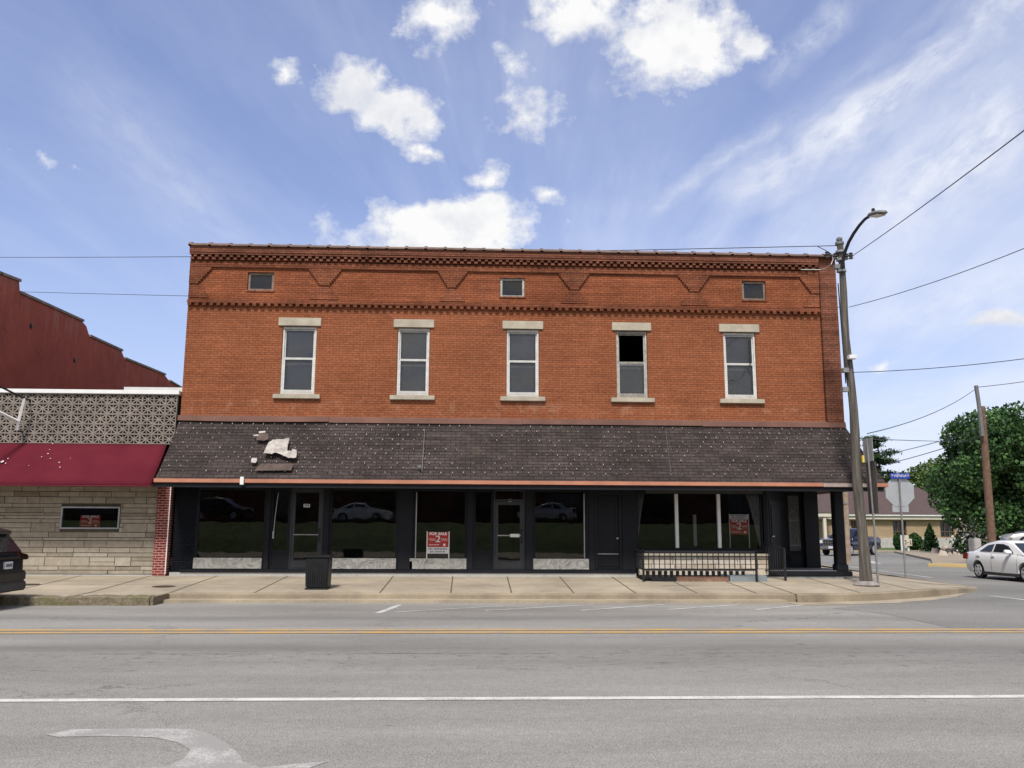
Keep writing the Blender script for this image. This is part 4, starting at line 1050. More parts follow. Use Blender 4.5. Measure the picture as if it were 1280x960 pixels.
for X, sgn in ((ra, 1), (rb, 0)):
    if sgn:
        s2.tube([(X, RYF, rt - .03), (X - .02, WY - .3, rt - .0)], .028, 6).tube([(X, RYF, rb2), (X - .02, WY - .3, rb2 + .06)], .02, 6)
        for k in range(1, 8): yy = RYF + (WY - .3 - RYF) * k / 8; s2.box(X - .011, X + .011, yy - .011, yy + .011, rb2 + .03, rt - .04)
s2.build('side_rail', M['black_metal'], ral)
# low kerb of the stair opening; black boxes paint the shade in the well
st = thing('stair_well', ((ra + rb) / 2, 26.2, .35), 'dark basement stair opening behind the railing with brick edge', 'stair well')
MB().box(P(845, 720, 25.7).x, P(910, 720, 25.7).x, 25.62, 25.75, .3, .47).build('brick_edge', M['brick_old'], st, bevel=.01)
MB().box(P(911.5, 720, 25.7).x, P(958, 720, 25.7).x, 25.62, 26.7, .28, .5).build('grey_block', plain('blue_grey_block', (.19, .215, .225), .9, var=.25), st, bevel=.015)
MB().box(ra + .25, P(845, 720, 25.7).x - .01, 25.62, 25.72, .3, .45).build('opening', M['void_shade'], st)  # solid black box in place of the shaded hole
MB().box(ra + .05, rb - .5, 25.76, 26.75, .3, .44).build('well_shade', M['void_shade'], st)
for k in range(24):
    pass
ww = MB()
for k in range(17): X = ra + .15 + (rb - ra - .3) * k / 17; ww.box(X, X + .09, 25.9, 25.96, .45, .62)
ww.build('grating', M['black_metal'], st)
# little gate rail by the corner door
gx0 = P(969, 715, 26.2).x; gx1 = P(981.5, 715, 25.9).x
gr = thing('stair_handrail', (gx1, 25.9, .37), 'short black picket handrail beside the corner entrance door', 'railing')
MB().box(gx1 - .03, gx1 + .03, 25.87, 25.93, wz(gx1, 25.9) - .01, 1.3).build('post', M['black_metal'], gr, bevel=.005)
g0 = Vector((gx0 - .1, 26.85, 0)); g1 = Vector((gx1, 25.9, 0))
MB().tube([(g0.x, g0.y, 1.42), (g1.x, g1.y, 1.28)], .022, 6).tube([(g0.x, g0.y, .62), (g1.x, g1.y, .5)], .018, 6).build('rail', M['black_metal'], gr)
gp_ = MB()
for k in range(9): p = g0.lerp(g1, k / 9); gp_.box(p.x - .01, p.x + .01, p.y - .01, p.y + .01, .52, 1.38 - .01 * k)
gp_.build('pickets', M['black_metal'], gr)

# estate agent's signs ---------------------------------------------------------------
def sale_sign(x0, x1, z0, z1, y, order, legs, label):
    w = x1 - x0; h = z1 - z0; c = (x0 + x1) / 2
    s = thing('for_sale_sign', (c, y, z0 - legs), label, 'sign', 'red and white for sale signs')
    wz_ = .3 if order == 'low' else (.24 if order == 'high' else .0)
    zr0, zr1 = (z0 + h * wz_, z1) if order == 'low' else ((z0, z1 - h * wz_) if order == 'high' else (z0, z1))
    if legs:
        for X in (x0 - .012, x1 + .012): MB().box(X - .014, X + .014, y, y + .02, z0 - legs, z1 + .02).build('leg', M['alu_light' if order == 'high' else 'white_metal'], s)
    rh = zr1 - zr0
    MB().box(x0, x1, y + .002, y + .012, zr0, zr1).build('red_board', M['sign_red'], s)
    text_mesh('FOR SALE', rh * .24, 'lettering', M['sign_white'], s, (c, y, zr1 - rh * .12), bold=.006, squeeze=w * .9 / (rh * .24 * 4.75))
    text_mesh('2', rh * .62, 'emblem', M['sign_white'], s, (c, y, zr0 + rh * .52), bold=.003, squeeze=1.15)
    sc = MB(); q = random.Random(5)
    for sx0, sx1 in ((x0 + w * .08, c - w * .12), (c + w * .14, x1 - w * .06)):       # the flowing script name, unreadable at this size
        pts = []
        for i in range(25): u = i / 24; pts.append((sx0 + (sx1 - sx0) * u, y - .001, zr0 + rh * (.5 + .11 * math.sin(u * 19) * (1 if i % 2 else .6))))
        sc.tube(pts, .006, 4)
    for i in range(9): X = x0 + w * (.08 + i * .055); sc.box(X, X + w * .03, y - .001, y + .001, zr0 + rh * .12, zr0 + rh * .19)
    sc.lathe([(rh * .09, 0), (rh * .09, .002)], (x1 - w * .2, y - .001, zr0 + rh * .15), 12, 'y')
    sc.build('script', M['sign_white'] if order != 'x' else M['sign_white'], s)
    if wz_:
        a0, a1 = (z0, zr0) if order == 'low' else (zr1, z1)
        MB().box(x0, x1, y + .002, y + .012, a0, a1 - .001).build('white_board', M['sign_white'], s)
        ik = MB(); hh = a1 - a0
        for row, (n, f0, f1, q0, q1) in enumerate(((13, .06, .94, .55, .85), (12, .14, .86, .15, .4))):
            for i in range(n):
                if i in (3,): continue
                X = x0 + w * (f0 + (f1 - f0) * i / n); ww_ = w * (f1 - f0) / n * .7
                ik.box(X, X + ww_ * .35, y - .001, y + .0015, a0 + hh * q0, a0 + hh * q1)
                if i % 2: ik.box(X + ww_ * .36, X + ww_, y - .001, y + .0015, a0 + hh * (q1 - .08), a0 + hh * q1)
                else: ik.box(X + ww_ * .65, X + ww_, y - .001, y + .0015, a0 + hh * q0, a0 + hh * q1)
        ik.build('small_print', M['ink'], s)
    return s
sy = WY + .02
p, q = P(534.5, 665, sy), P(560.5, 692, sy); sale_sign(p.x, q.x, q.z, p.z, sy, 'low', q.z - .925, 'bright red for sale sign on white legs with a white lower board')
sy = WY + .2
p, q = P(912, 643, sy), P(936, 668, sy); sale_sign(p.x, q.x, q.z, p.z, sy, 'high', q.z - 1.26, 'dimmer red for sale sign with white board on top, in the wide shop window')

# trash can ------------------------------------------------------------------------
tc = G(395, 738, .22); tz = wz(tc.x, tc.y)
tr = thing('trash_can', (tc.x, tc.y + .3, tz), 'black square trash can with flared rim on the pavement edge', 'trash can')
ty = tc.y + .3; hw = .31
MB().hexa([(tc.x - hw * .93, ty - hw * .9, tz + .04), (tc.x + hw * .93, ty - hw * .9, tz + .04), (tc.x + hw * .93, ty + hw * .9, tz + .04), (tc.x - hw * .93, ty + hw * .9, tz + .04)],
          [(tc.x - hw, ty - hw, tz + .82), (tc.x + hw, ty - hw, tz + .82), (tc.x + hw, ty + hw, tz + .82), (tc.x - hw, ty + hw, tz + .82)]).build('body', M['black_plastic'], tr, bevel=.03)
rm = MB(); frame(rm, tc.x - hw - .02, tc.x + hw + .02, 0, 0, 0, 0, .01) if False else None
o_, i_ = hw + .025, hw - .06
rm.box(tc.x - o_, tc.x + o_, ty - o_, ty - i_, tz + .823, tz + .88).box(tc.x - o_, tc.x + o_, ty + i_, ty + o_, tz + .823, tz + .88).box(tc.x - o_, tc.x - i_, ty - i_, ty + i_, tz + .823, tz + .88).box(tc.x + i_, tc.x + o_, ty - i_, ty + i_, tz + .823, tz + .88)
rm.build('rim', M['black_plastic'], tr, bevel=.012)
pn = MB()
for k in range(9): X = tc.x - hw * .75 + k * hw * 1.5 / 8; pn.box(X - .006, X + .006, ty - hw - .008, ty - hw * .9, tz + .1, tz + .76)
pn.build('front_ribs', M['black_plastic'], tr)
MB().box(tc.x - hw * .97, tc.x + hw * .97, ty - hw * .95, ty + hw * .95, tz, tz + .045).build('foot', M['black_metal'], tr, bevel=.01)

# ------------------------------------------------------------------ left: stone fronted building
SX1 = -9.14; SXE = P(193, 700, WY).x
SB = thing('stone_front_building', (-13, WY, .4), 'low stone fronted building with pierced concrete screen and maroon awning', 'building')
wa, wb_ = P(77, 633, WY), P(148.5, 661.5, WY); hole = (wa.x, wb_.x, wb_.z, wa.z)
SL = -26.0
SH = 3.6
ashlar(SL, SXE - .005, .43, SH, WY, .1, (.09, .12, .16, .2, .27), (.35, 1.2), 21, hole).build('stone_facing', M['stone'], SB)
wall_holes(SL, SXE, .4, SH + .7, WY + .03, .3, [hole]).build('wall', M['mortar_dark'], SB)
MB().box(SXE + .0, SX1 - .01, WY - .12, WY + .25, .4, 3.6).build('brick_pier', M['brick_red'], SB)
MB().box(SX1 - .03, SX1 - .005, WY - .135, WY - .1, .45, 3.3).build('white_edge', M['white_metal'], SB)
MB().box(SL, SXE, WY - .05, WY - .01, .36, .425).build('footing', M['foot'], SB)
f = MB(); frame(f, hole[0] + .002, hole[1] - .002, hole[2] + .002, hole[3] - .002, WY - .02, WY + .06, .045)
sw = f.build('window', M['alu_light'], SB)
pane(hole[0] + .045, hole[1] - .045, hole[2] + .045, hole[3] - .045, WY + .03).build('pane', M['shop_glass'], sw)
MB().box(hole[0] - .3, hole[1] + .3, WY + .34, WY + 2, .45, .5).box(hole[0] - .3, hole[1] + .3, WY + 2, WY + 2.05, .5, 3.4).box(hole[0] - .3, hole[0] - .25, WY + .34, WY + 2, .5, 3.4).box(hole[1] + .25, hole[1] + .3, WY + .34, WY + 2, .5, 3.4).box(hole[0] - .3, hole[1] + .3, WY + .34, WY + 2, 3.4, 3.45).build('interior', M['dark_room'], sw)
sy = WY + .12
p, q = P(100.5, 644, sy), P(124.5, 660, sy); sale_sign(p.x, q.x, max(q.z, hole[2] + .05), p.z, sy, 'x', 0, 'shaded maroon for sale sign behind the small window in the stone wall')
# pierced block screen
SZ0, SZ1 = 4.33, 5.86
scb = MB(); rows = 5; bh_ = (SZ1 - SZ0) / rows; bw_ = .352; ncol = 30
def bar2(b, x0, z0, x1, z1, w, y0, y1):
    d = Vector((x1 - x0, 0, z1 - z0)); l = d.length; d.normalize(); n = Vector((-d.z, 0, d.x)) * w / 2
    p0, p1 = Vector((x0, y0, z0)), Vector((x1, y0, z1)); b.prism([p0 - n, p1 - n, p1 + n, p0 + n], (0, y1 - y0, 0))
XR = P(221, 520, WY).x
for c in range(ncol):
    x1_ = XR - c * bw_; x0_ = x1_ - bw_; cx_ = (x0_ + x1_) / 2
    for r in range(rows):
        z0_ = SZ0 + r * bh_; z1_ = z0_ + bh_; cz_ = (z0_ + z1_) / 2; e = random.uniform(-.008, .008)
        y0, y1 = WY - .05 + e, WY + .07
        scb.box(x0_ + .003, x0_ + .024, y0, y1, z0_ + .003, z1_ - .003).box(x1_ - .024, x1_ - .003, y0, y1, z0_ + .003, z1_ - .003)
        scb.box(x0_ + .025, x1_ - .025, y0, y1, z0_ + .003, z0_ + .024).box(x0_ + .025, x1_ - .025, y0, y1, z1_ - .024, z1_ - .003)
        bar2(scb, x0_ + .02, z0_ + .02, x1_ - .02, z1_ - .02, .034, y0 + .011, y1); bar2(scb, x0_ + .02, z1_ - .02, x1_ - .02, z0_ + .02, .034, y0 + .014, y1)
        bar2(scb, cx_, z0_ + .02, cx_, z1_ - .02, .026, y0 + .017, y1); bar2(scb, x0_ + .02, cz_, x1_ - .02, cz_, .026, y0 + .02, y1)
scb.build('block_screen', M['screen'], SB)
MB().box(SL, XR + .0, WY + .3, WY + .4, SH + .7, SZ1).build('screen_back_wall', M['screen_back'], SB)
MB().box(SL, XR - ncol * bw_, WY - .05, WY + .29, SH + .7, SZ1).build('plain_upper_wall', M['screen'], SB)
MB().box(SL, XR + .06, WY - .12, WY + .42, SZ1 + .003, SZ1 + .13).build('parapet_cap', M['white_metal'], SB, bevel=.01)
MB().box(P(155, 485, 33).x, -9.3, 33, 33.3, 5.6, P(190, 484.0, 33).z).box(P(155, 485, 33).x - 6, P(155, 485, 33).x - .05, 36, 36.3, 5.2, 5.9).build('roof_edge', M['white_metal'], SB)
MB().box(SL, -9.1, WY + .43, 45, 5.2, 5.4).box(SL, SL + .3, WY + .35, 45, .3, 5.2).box(SL + .3, -9.1, 44.7, 45, .3, 5.2).build('roof', M['tar'], SB)
# maroon awning
AT = P(209, 555, WY - .03); AB = P(188.5, 606, 25.75)
AXR_T, AXR_B = AT.x, AB.x
aw = MB(); nn_ = 24
def awp(u, s): 
    xt = SL + (AXR_T - SL) * u; xb = SL + (AXR_B - SL) * u
    return (xt + (xb - xt) * s, WY - .06 + (25.75 - WY + .06) * s - .0, 4.32 + (AB.z - 4.32) * s - .03 * math.sin(math.pi * s) * (1 + .3 * math.sin(u * 60)))
g = {}
for i in range(nn_ * 3 + 1):
    for j in range(7): g[i, j] = len(aw.v); aw.v.append(awp(i / (nn_ * 3), j / 6))
for i in range(nn_ * 3):
    for j in range(6): aw.f.append((g[i, j], g[i + 1, j], g[i + 1, j + 1], g[i, j + 1]))
awo = aw.build('awning', M['maroon'], SB, smooth=True); q = awo.modifiers.new('s', 'SOLIDIFY'); q.thickness = .02
MB().prism([(AXR_T - .03, WY - .06, 4.28), (AXR_B - .03, 25.78, AB.z), (AXR_B - .03, WY - .06, AB.z)], (.02, 0, 0)).build('end_panel', M['maroon_dark'], awo)
MB().box(SL, AXR_B - .01, 25.76, 25.79, AB.z - .05, AB.z + .0).build('front_bar', M['maroon_dark'], awo)
sp = MB(); rr = random.Random(9)
for px, py, s in [(3, 577, 2.2), (10, 573, .9), (7, 579, 1.0), (60, 567, .9), (63, 573, 1.0), (52, 571, .7), (62, 562, .6), (74, 578, .9), (75, 584, .8), (66, 554.5, .8), (36, 582, .5), (88, 573, .5)]:
    o = Vector((0, 0, EYE)); dr = ray(px, py); pa, pb_, pc = Vector(awp(.2, 0)), Vector(awp(.2, 1)), Vector(awp(.8, 1)); n = (pb_ - pa).cross(pc - pa).normalized(); n = n if n.y < 0 else -n
    pnt = o + dr * ((pa + n * .035 - o).dot(n) / dr.dot(n)); up_ = (pa - pb_).normalized()
    vs_ = [pnt + Vector((math.cos(a_) * .02 * s * rr.uniform(.6, 1.4), 0, 0)) + up_ * math.sin(a_) * .022 * s * rr.uniform(.6, 1.5) for a_ in [i * 1.047 for i in range(6)]]
    sp.prism(vs_, n * .004)
sp.build('bird_dropping_spots', M['white_wood'], awo)
# old sign frame projecting at the left edge of the photo
sf = thing('sign_frame', tuple(P(24, 515, 26.6)), 'empty white metal sign frame projecting from the pierced screen wall', 'sign frame')
a1, a2 = P(30, 498, 26.6), P(20.5, 538, 26.6)
b1, b2 = P(-34, 466, 25.2), P(-34, 512, 25.2)
MB().tube([a1, a2], .045, 4).build('upright', M['white_metal'], sf)
MB().tube([P(23, 527, 26.6), P(-34, 499, 25.2)], .05, 4).build('arm', M['white_metal'], sf)
MB().tube([a1, b1], .03, 6).build('top_arm', M['black_metal'], sf)
MB().tube([b1, b2], .045, 4).build('upright', M['white_metal'], sf)
MB().tube([a1, (a1.x, 26.97, a1.z)], .03, 6).tube([a2, (a2.x, 26.97, a2.z)], .03, 6).build('wall_bracket', M['black_metal'], sf)

# red painted building behind --------------------------------------------------------
RXW = -17.0
prof = [PX(x, y, RXW) for x, y in ((0, 343), (24, 352), (25, 367), (103, 402), (108, 408), (112, 421), (152, 439), (156, 449), (206, 469), (212, 477), (222, 483))]
prof = [(p.y, p.z) for p in prof]
prof = [(27.3, prof[0][1] - .05)] + prof + [(54, prof[-1][1] - .1)]
RB = thing('red_masonry_building', (RXW - 4, 36, 0), 'tall dark red painted masonry building with stepped parapet', 'building')
MB().prism([(RXW, y, z) for y, z in prof] + [(RXW, 54, 0), (RXW, 28.2, 0), (RXW, 28.2, 5), (RXW, 23, 5)][0:0] + [(RXW, 54, 0), (RXW, 27.3, 0)], (-.4, 0, 0)).build('side_wall', M['redwall'], RB)
cpg = MB()
for i in range(len(prof) - 1):
    (y0, z0), (y1, z1) = prof[i], prof[i + 1]
    if y1 - y0 > .9: cpg.hexa([(RXW + .06, y0 - .02, z0 + .003), (RXW - .46, y0 - .02, z0 + .003), (RXW - .46, y1 + .05, z1 + .003), (RXW + .06, y1 + .05, z1 + .003)], [(RXW + .06, y0 - .02, z0 + .1), (RXW - .46, y0 - .02, z0 + .1), (RXW - .46, y1 + .05, z1 + .1), (RXW + .06, y1 + .05, z1 + .1)])
cpg.build('coping', M['coping_grey'], RB)
MB().box(-30, RXW - .4, 27.2, 54, 0, 8.6).build('block', M['redwall'], RB)
sta = MB()
for y, z in ((33.2, 9.4), (37.0, 8.8), (44.0, 8.3), (46.4, 8.1)): sta.lathe([(.11, 0), (.11, .03), (.05, .05)], (RXW, y, z), 6, 'x')
sta.build('wall_anchor', M['black_metal'], RB)

# ------------------------------------------------------------------ vehicles
def lerp(a, b, t): return a + (b - a) * t
def curve(pts, x):
    if x <= pts[0][0]: return pts[0][1]
    for (x0, v0), (x1, v1) in zip(pts, pts[1:]):
        if x <= x1:
            t = (x - x0) / (x1 - x0); return v0 + (v1 - v0) * t
    return pts[-1][1]
def boolean_cut(ob, cutters):
    for c in cutters:
        md = ob.modifiers.new('b', 'BOOLEAN'); md.operation = 'DIFFERENCE'; md.object = c; md.solver = 'EXACT'
    bpy.context.view_layer.update()
    dg = bpy.context.evaluated_depsgraph_get(); me = bpy.data.meshes.new_from_object(ob.evaluated_get(dg))
    ob.modifiers.clear(); old = ob.data; ob.data = me; me.name = old.name
    for c in cutters: bpy.data.objects.remove(c)
def make_car(name, label, cat, kind, paint, group=None):
    """local axes: +x forward, +y left, z up, origin on the ground below the middle"""
    K = {'sedan': dict(L=4.75, W=1.80, wb=2.76, fx=1.40, r=.325, low=.22,
            top=[(-2.38, .82), (-2.3, 1.0), (-1.7, 1.04), (-1.0, 1.0), (.9, .97), (1.1, .95), (1.9, .86), (2.25, .76), (2.38, .6)],
            wid=[(-2.38, .66), (-2.25, .79), (-1.6, .885), (0, .9), (1.5, .885), (2.15, .78), (2.38, .52)],
            gh=[(-1.78, 1.03, .74), (-1.1, 1.36, .6), (-.5, 1.455, .585), (.05, 1.455, .585), (.45, 1.38, .6), (1.3, .96, .76)], belt=1.0,
            side=[[(-1.3, 1.04), (-.56, 1.04), (-.54, 1.33), (-.92, 1.275)], [(-.44, 1.04), (.74, 1.02), (.3, 1.27), (-.02, 1.335), (-.44, 1.335)]]),
         'suv': dict(L=4.6, W=1.84, wb=2.66, fx=1.36, r=.35, low=.28,
            top=[(-2.3, .72), (-2.26, 1.05), (-1.5, 1.1), (1.0, 1.05), (1.2, 1.03), (2.0, .95), (2.25, .8), (2.3, .6)],
            wid=[(-2.3, .72), (-2.2, .84), (-1.7, .91), (0, .92), (1.5, .905), (2.1, .8), (2.3, .6)],
            gh=[(-2.22, 1.08, .78), (-1.85, 1.56, .64), (-1.5, 1.67, .6), (-.2, 1.69, .6), (.35, 1.6, .62), (1.25, 1.04, .78)], belt=1.08,
            side=[[(-1.85, 1.12), (-1.2, 1.1), (-1.2, 1.55), (-1.6, 1.52)], [(-1.12, 1.1), (-.2, 1.1), (-.2, 1.58), (-1.12, 1.56)], [(-.12, 1.1), (.85, 1.08), (.3, 1.5), (-.12, 1.58)]]),
         'pickup': dict(L=5.85, W=2.03, wb=3.7, fx=1.98, r=.41, low=.38,
            top=[(-2.92, 1.2), (-2.88, 1.3), (-.95, 1.3), (-.9, 1.28), (1.0, 1.26), (1.25, 1.25), (2.55, 1.17), (2.88, 1.1), (2.93, .8)],
            wid=[(-2.93, .93), (-2.85, .98), (0, 1.005), (2.3, 1.0), (2.75, .95), (2.93, .85)],
            gh=[(-.98, 1.28, .88), (-.86, 1.78, .74), (-.5, 1.9, .7), (.4, 1.92, .7), (.72, 1.84, .72), (1.5, 1.24, .88)], belt=1.3,
            side=[[(-.85, 1.33), (-.02, 1.33), (-.02, 1.8), (-.74, 1.76)], [(.06, 1.33), (1.2, 1.31), (.62, 1.74), (.06, 1.8)]])}[kind]
    car = thing(name, (0, 0, 0), label, cat, group)
    xs = sorted(set([p[0] for p in K['top']] + [p[0] for p in K['wid']] + list(np.linspace(-K['L'] / 2 + .1, K['L'] / 2 - .1, 26))))
    low = K['low']
    def sec(x):
        zt = curve(K['top'], x); w = curve(K['wid'], x); end = min(1, (K['L'] / 2 - abs(x)) / .25)
        lo = low + (.12 * (1 - end) if end < 1 else 0)
        h = zt - lo
        return [(w * .90, lo), (w * .975, lo + .1 * h), (w, lo + .42 * h), (w * .995, lo + .62 * h), (w * .965, lo + .86 * h), (w * .9, zt - .02), (w * .78, zt), (w * .4, zt + .018), (0, zt + .024)]
    b = MB(); n = 9; idx = []
    for x in xs:
        s = sec(x); ring = []
        for (y, z) in s: ring.append(len(b.v)); b.v.append((x, y, z))
        for (y, z) in reversed(s[:-1]): ring.append(len(b.v)); b.v.append((x, -y, z))
        idx.append(ring)
    m_ = len(idx[0])
    for i in range(len(xs) - 1):
        for j in range(m_): j2 = (j + 1) % m_; b.f.append((idx[i][j], idx[i][j2], idx[i + 1][j2], idx[i + 1][j]))
    b.f.append(tuple(idx[0])); b.f.append(tuple(reversed(idx[-1])))
    belt = K['belt']
    body = b.build('body', paint, car, smooth=True)
    wx = [K['fx'], K['fx'] - K['wb']]; r = K['r']
    cutters = []
    if kind == 'pickup': cutters.append(MB().box(-2.82, -1.05, -.82, .82, .75, 1.6).build('cut', paint))
    for x in wx:
        for sgn in (1, -1):
            w = curve(K['wid'], x)
            y0, y1 = sorted((sgn * (w - .27), sgn * (w + .2)))
            cutters.append(MB().lathe([(r + .06, y0), (r + .06, y1)], (x, 0, r), 28, 'y').build('cut', paint))
    boolean_cut(body, cutters)
    # greenhouse (roof, pillars) joined to the body mesh
    gm = MB(); g = []; belt = K['belt']
    for (x, z, wt) in K['gh']:
        wbt = curve(K['wid'], x) * (.9 if kind != 'suv' else .93); zt = z
        ring = []
        zb_ = belt - .06
        for (y, zz_) in ((wbt, zb_), (lerp(wbt, wt, .0), max(zb_ + .005, min(belt, zt - .03))), (wt + (.02 if zt > belt + .1 else 0), zt - .04 if zt > belt + .1 else zt - .01), (wt * .9, zt), (0, zt + .015)):
            ring.append(len(gm.v)); gm.v.append((x, y, zz_))
        rr_ = ring[:]
        for k in range(3, -1, -1): v = gm.v[ring[k]]; rr_.append(len(gm.v)); gm.v.append((v[0], -v[1], v[2]))
        g.append(rr_)
    m2 = len(g[0])
    for i in range(len(g) - 1):
        for j in range(m2 - 1): gm.f.append((g[i][j], g[i][j + 1], g[i + 1][j + 1], g[i + 1][j]))
        gm.f.append((g[i][m2 - 1], g[i][0], g[i + 1][0], g[i + 1][m2 - 1]))
    gm.f.append(tuple(g[0])); gm.f.append(tuple(reversed(g[-1])))
    gob = gm.build('cab', paint, None)
    bj = bmesh.new(); bj.from_mesh(body.data); bj.from_mesh(gob.data); bj.to_mesh(body.data); bj.free()
    bpy.data.objects.remove(gob)
    for p_ in body.data.polygons: p_.use_smooth = True
    try: body.data.set_sharp_from_angle(angle=R(35))
    except Exception: pass
    def ghw(x): return curve([(a, c) for a, b_, c in K['gh']], x)
    def ghz(x): return curve([(a, b_) for a, b_, c in K['gh']], x)
    def syd(x, z):
        wbt = curve(K['wid'], x) * (.9 if kind != 'suv' else .93); zt = ghz(x); wt = ghw(x) + .02
        t = min(1, max(0, (z - belt) / max(.05, zt - .04 - belt))); return lerp(wbt, wt, t)
    for sgn in (1, -1):
        for poly in K['side']:
            pts = [(x, sgn * (syd(x, z) + .006), z) for x, z in poly]
            MB().prism(pts, (0, sgn * .012, 0)).build('side_window', M['car_glass'], car)
        for x in wx:
            w = curve(K['wid'], x); yc = sgn * (w - .12)
            wh = MB().lathe([(r * .62, -.1), (r * .93, -.105), (r, -.06), (r, .06), (r * .93, .105), (r * .62, .1)], (x, yc, r), 28, 'y').build('wheel', M['tyre'], car, smooth=True)
            rim = MB(); yo = sgn * .104
            rim.lathe([(r * .66, yo - .012), (r * .66, yo + .012), (r * .56, yo + .012), (r * .56, yo - .012), (r * .66, yo - .012)], (x, yc, r), 24, 'y', False)
            for k in range(5 if kind != 'pickup' else 6):
                a = k * 2 * math.pi / (5 if kind != 'pickup' else 6) + .3
                c_, s_ = math.cos(a), math.sin(a); px_, pz_ = -s_, c_
                w0, w1 = .06, .04
                q0 = Vector((x, yc + yo + sgn * .015, r))
                e = Vector((c_, 0, s_)); t_ = Vector((px_, 0, pz_))
                rim.prism([q0 + t_ * w0, q0 + e * r * .6 + t_ * w1, q0 + e * r * .6 - t_ * w1, q0 - t_ * w0], (0, -sgn * .03, 0))
            rim.lathe([(.07, yo - .018), (.07, yo + .018)], (x, yc, r), 12, 'y')
            rim.build('rim', M['rim'], wh)
            MB().lathe([(r * .57, yo - sgn * .004), (r * .57, yo - sgn * .002)], (x, yc, r), 20, 'y').build('brake_disc', M['tyre'], wh)
        xm = K['side'][-1][1][0] - .12; wm = curve(K['wid'], xm)
        MB().hexa([(xm - .09, sgn * (wm * .9), belt - .01), (xm + .09, sgn * (wm * .9), belt - .01), (xm + .07, sgn * (wm + .17), belt + .01), (xm - .09, sgn * (wm + .17), belt + .01)],
                  [(xm - .09, sgn * (wm * .93), belt + .13), (xm + .06, sgn * (wm * .93), belt + .12), (xm + .03, sgn * (wm + .17), belt + .14), (xm - .09, sgn * (wm + .17), belt + .15)]).build('mirror', paint, car, bevel=.03)
    def lifted(x0, x1, n=6, inset=.1):           # glass following the roof line between two stations
        v = []
        return v
    gh = K['gh']
    def screen(p0, p1, name):
        (x0, z0, w0), (x1, z1, w1) = p0, p1
        wb0 = curve(K['wid'], x0) * .9
        d_ = Vector((x1 - x0, 0, z1 - z0)); nrm_ = Vector((-d_.z, 0, d_.x)); nrm_ = nrm_ if nrm_.z > 0 else -nrm_; nrm_.normalize()
        pts = []
        for t, wv in ((.06, lerp(w0, w1, .06) * .96), (.93, lerp(w0, w1, .93) * .93)):
            c_ = Vector((lerp(x0, x1, t), 0, lerp(z0, z1, t) + .012)); pts.append((c_, wv))
        q_ = [pts[0][0] + Vector((0, -pts[0][1], 0)), pts[0][0] + Vector((0, pts[0][1], 0)), pts[1][0] + Vector((0, pts[1][1], 0)), pts[1][0] + Vector((0, -pts[1][1], 0))]
        MB().prism([p_ + nrm_ * .004 for p_ in q_], nrm_ * .012).build(name, M['car_glass'], car)
    screen(gh[-1], gh[-2], 'windscreen'); screen(gh[0], gh[1], 'rear_window')
    Lh = K['L'] / 2; zf = .62 if kind != 'pickup' else .95
    for sgn in (1, -1):
        if kind == 'pickup':
            hl_ = MB().box(Lh - .14, Lh + .005, sgn * .62 - .0 if sgn > 0 else -.93, .93 if sgn > 0 else -.62, .86, 1.08)
            tl_ = MB().box(-Lh - .01, -Lh + .1, *(sorted((sgn * .82, sgn * .97))), .85, 1.2)
        elif kind == 'sedan':
            ya, yb = sorted((sgn * .42, sgn * .8)); hl_ = MB().hexa([(Lh - .34, ya, .58), (Lh - .05 if sgn < 0 else Lh - .05, ya, .58), (Lh - .1, yb, .58), (Lh - .4, yb, .58)], [(Lh - .34, ya, .72), (Lh - .05, ya, .7), (Lh - .1, yb, .7), (Lh - .4, yb, .74)])
            ya, yb = sorted((sgn * .5, sgn * .845)); tl_ = MB().hexa([(-Lh - .015, ya, .72), (-Lh + .26, ya, .72), (-Lh + .26, yb, .72), (-Lh - .015, yb, .72)], [(-Lh + .03, ya, .93), (-Lh + .3, ya, .95), (-Lh + .3, yb, .95), (-Lh + .03, yb, .93)])
        else:
            ya, yb = sorted((sgn * .45, sgn * .85)); hl_ = MB().box(Lh - .3, Lh - .02, ya, yb, .72, .86)
            ya, yb = sorted((sgn * .5, sgn * .9)); tl_ = MB().hexa([(-Lh - .02, ya, .95), (-Lh + .22, ya, .95), (-Lh + .22, yb, .95), (-Lh + .02, yb, .95)], [(-Lh + .0, ya, 1.06), (-Lh + .22, ya, 1.06), (-Lh + .22, yb, 1.12), (-Lh + .03, yb, 1.12)])
        hl_.build('headlight', M['lamp_clear'], car, bevel=.02); tl_.build('tail_light', M['tail_red'] if kind != 'suv' else M['tail_dark'], car, bevel=.02)
        # door seams and handles
        sm = MB()
        seams = {'sedan': (.98, -.5, -1.45), 'suv': (.95, -.16, -1.3), 'pickup': (1.25, .02, -.92)}[kind]
        for xq in seams:
            zt = belt - .01; pts = []
            for zq in np.linspace(low + .12, zt, 7):
                s = sec(xq); yy = np.interp(zq, [q[1] for q in s[:6]], [q[0] for q in s[:6]]); pts.append((xq, sgn * (yy + .001), zq))
            sm.tube(pts, .006, 4)
        sm.build('door_seam', M['ink'], car)
        hb = MB()
        for xq in ((-.38, -1.3) if kind != 'pickup' else (.18, -.75)):
            zq = belt - .13; s = sec(xq); yy = np.interp(zq, [q[1] for q in s[:6]], [q[0] for q in s[:6]])
            hb.box(xq - .1, xq + .1, *sorted((sgn * (yy - .02), sgn * (yy + .03))), zq - .018, zq + .018)
        hb.build('door_handle', paint if kind != 'pickup' else M['chrome'], car, bevel=.008)
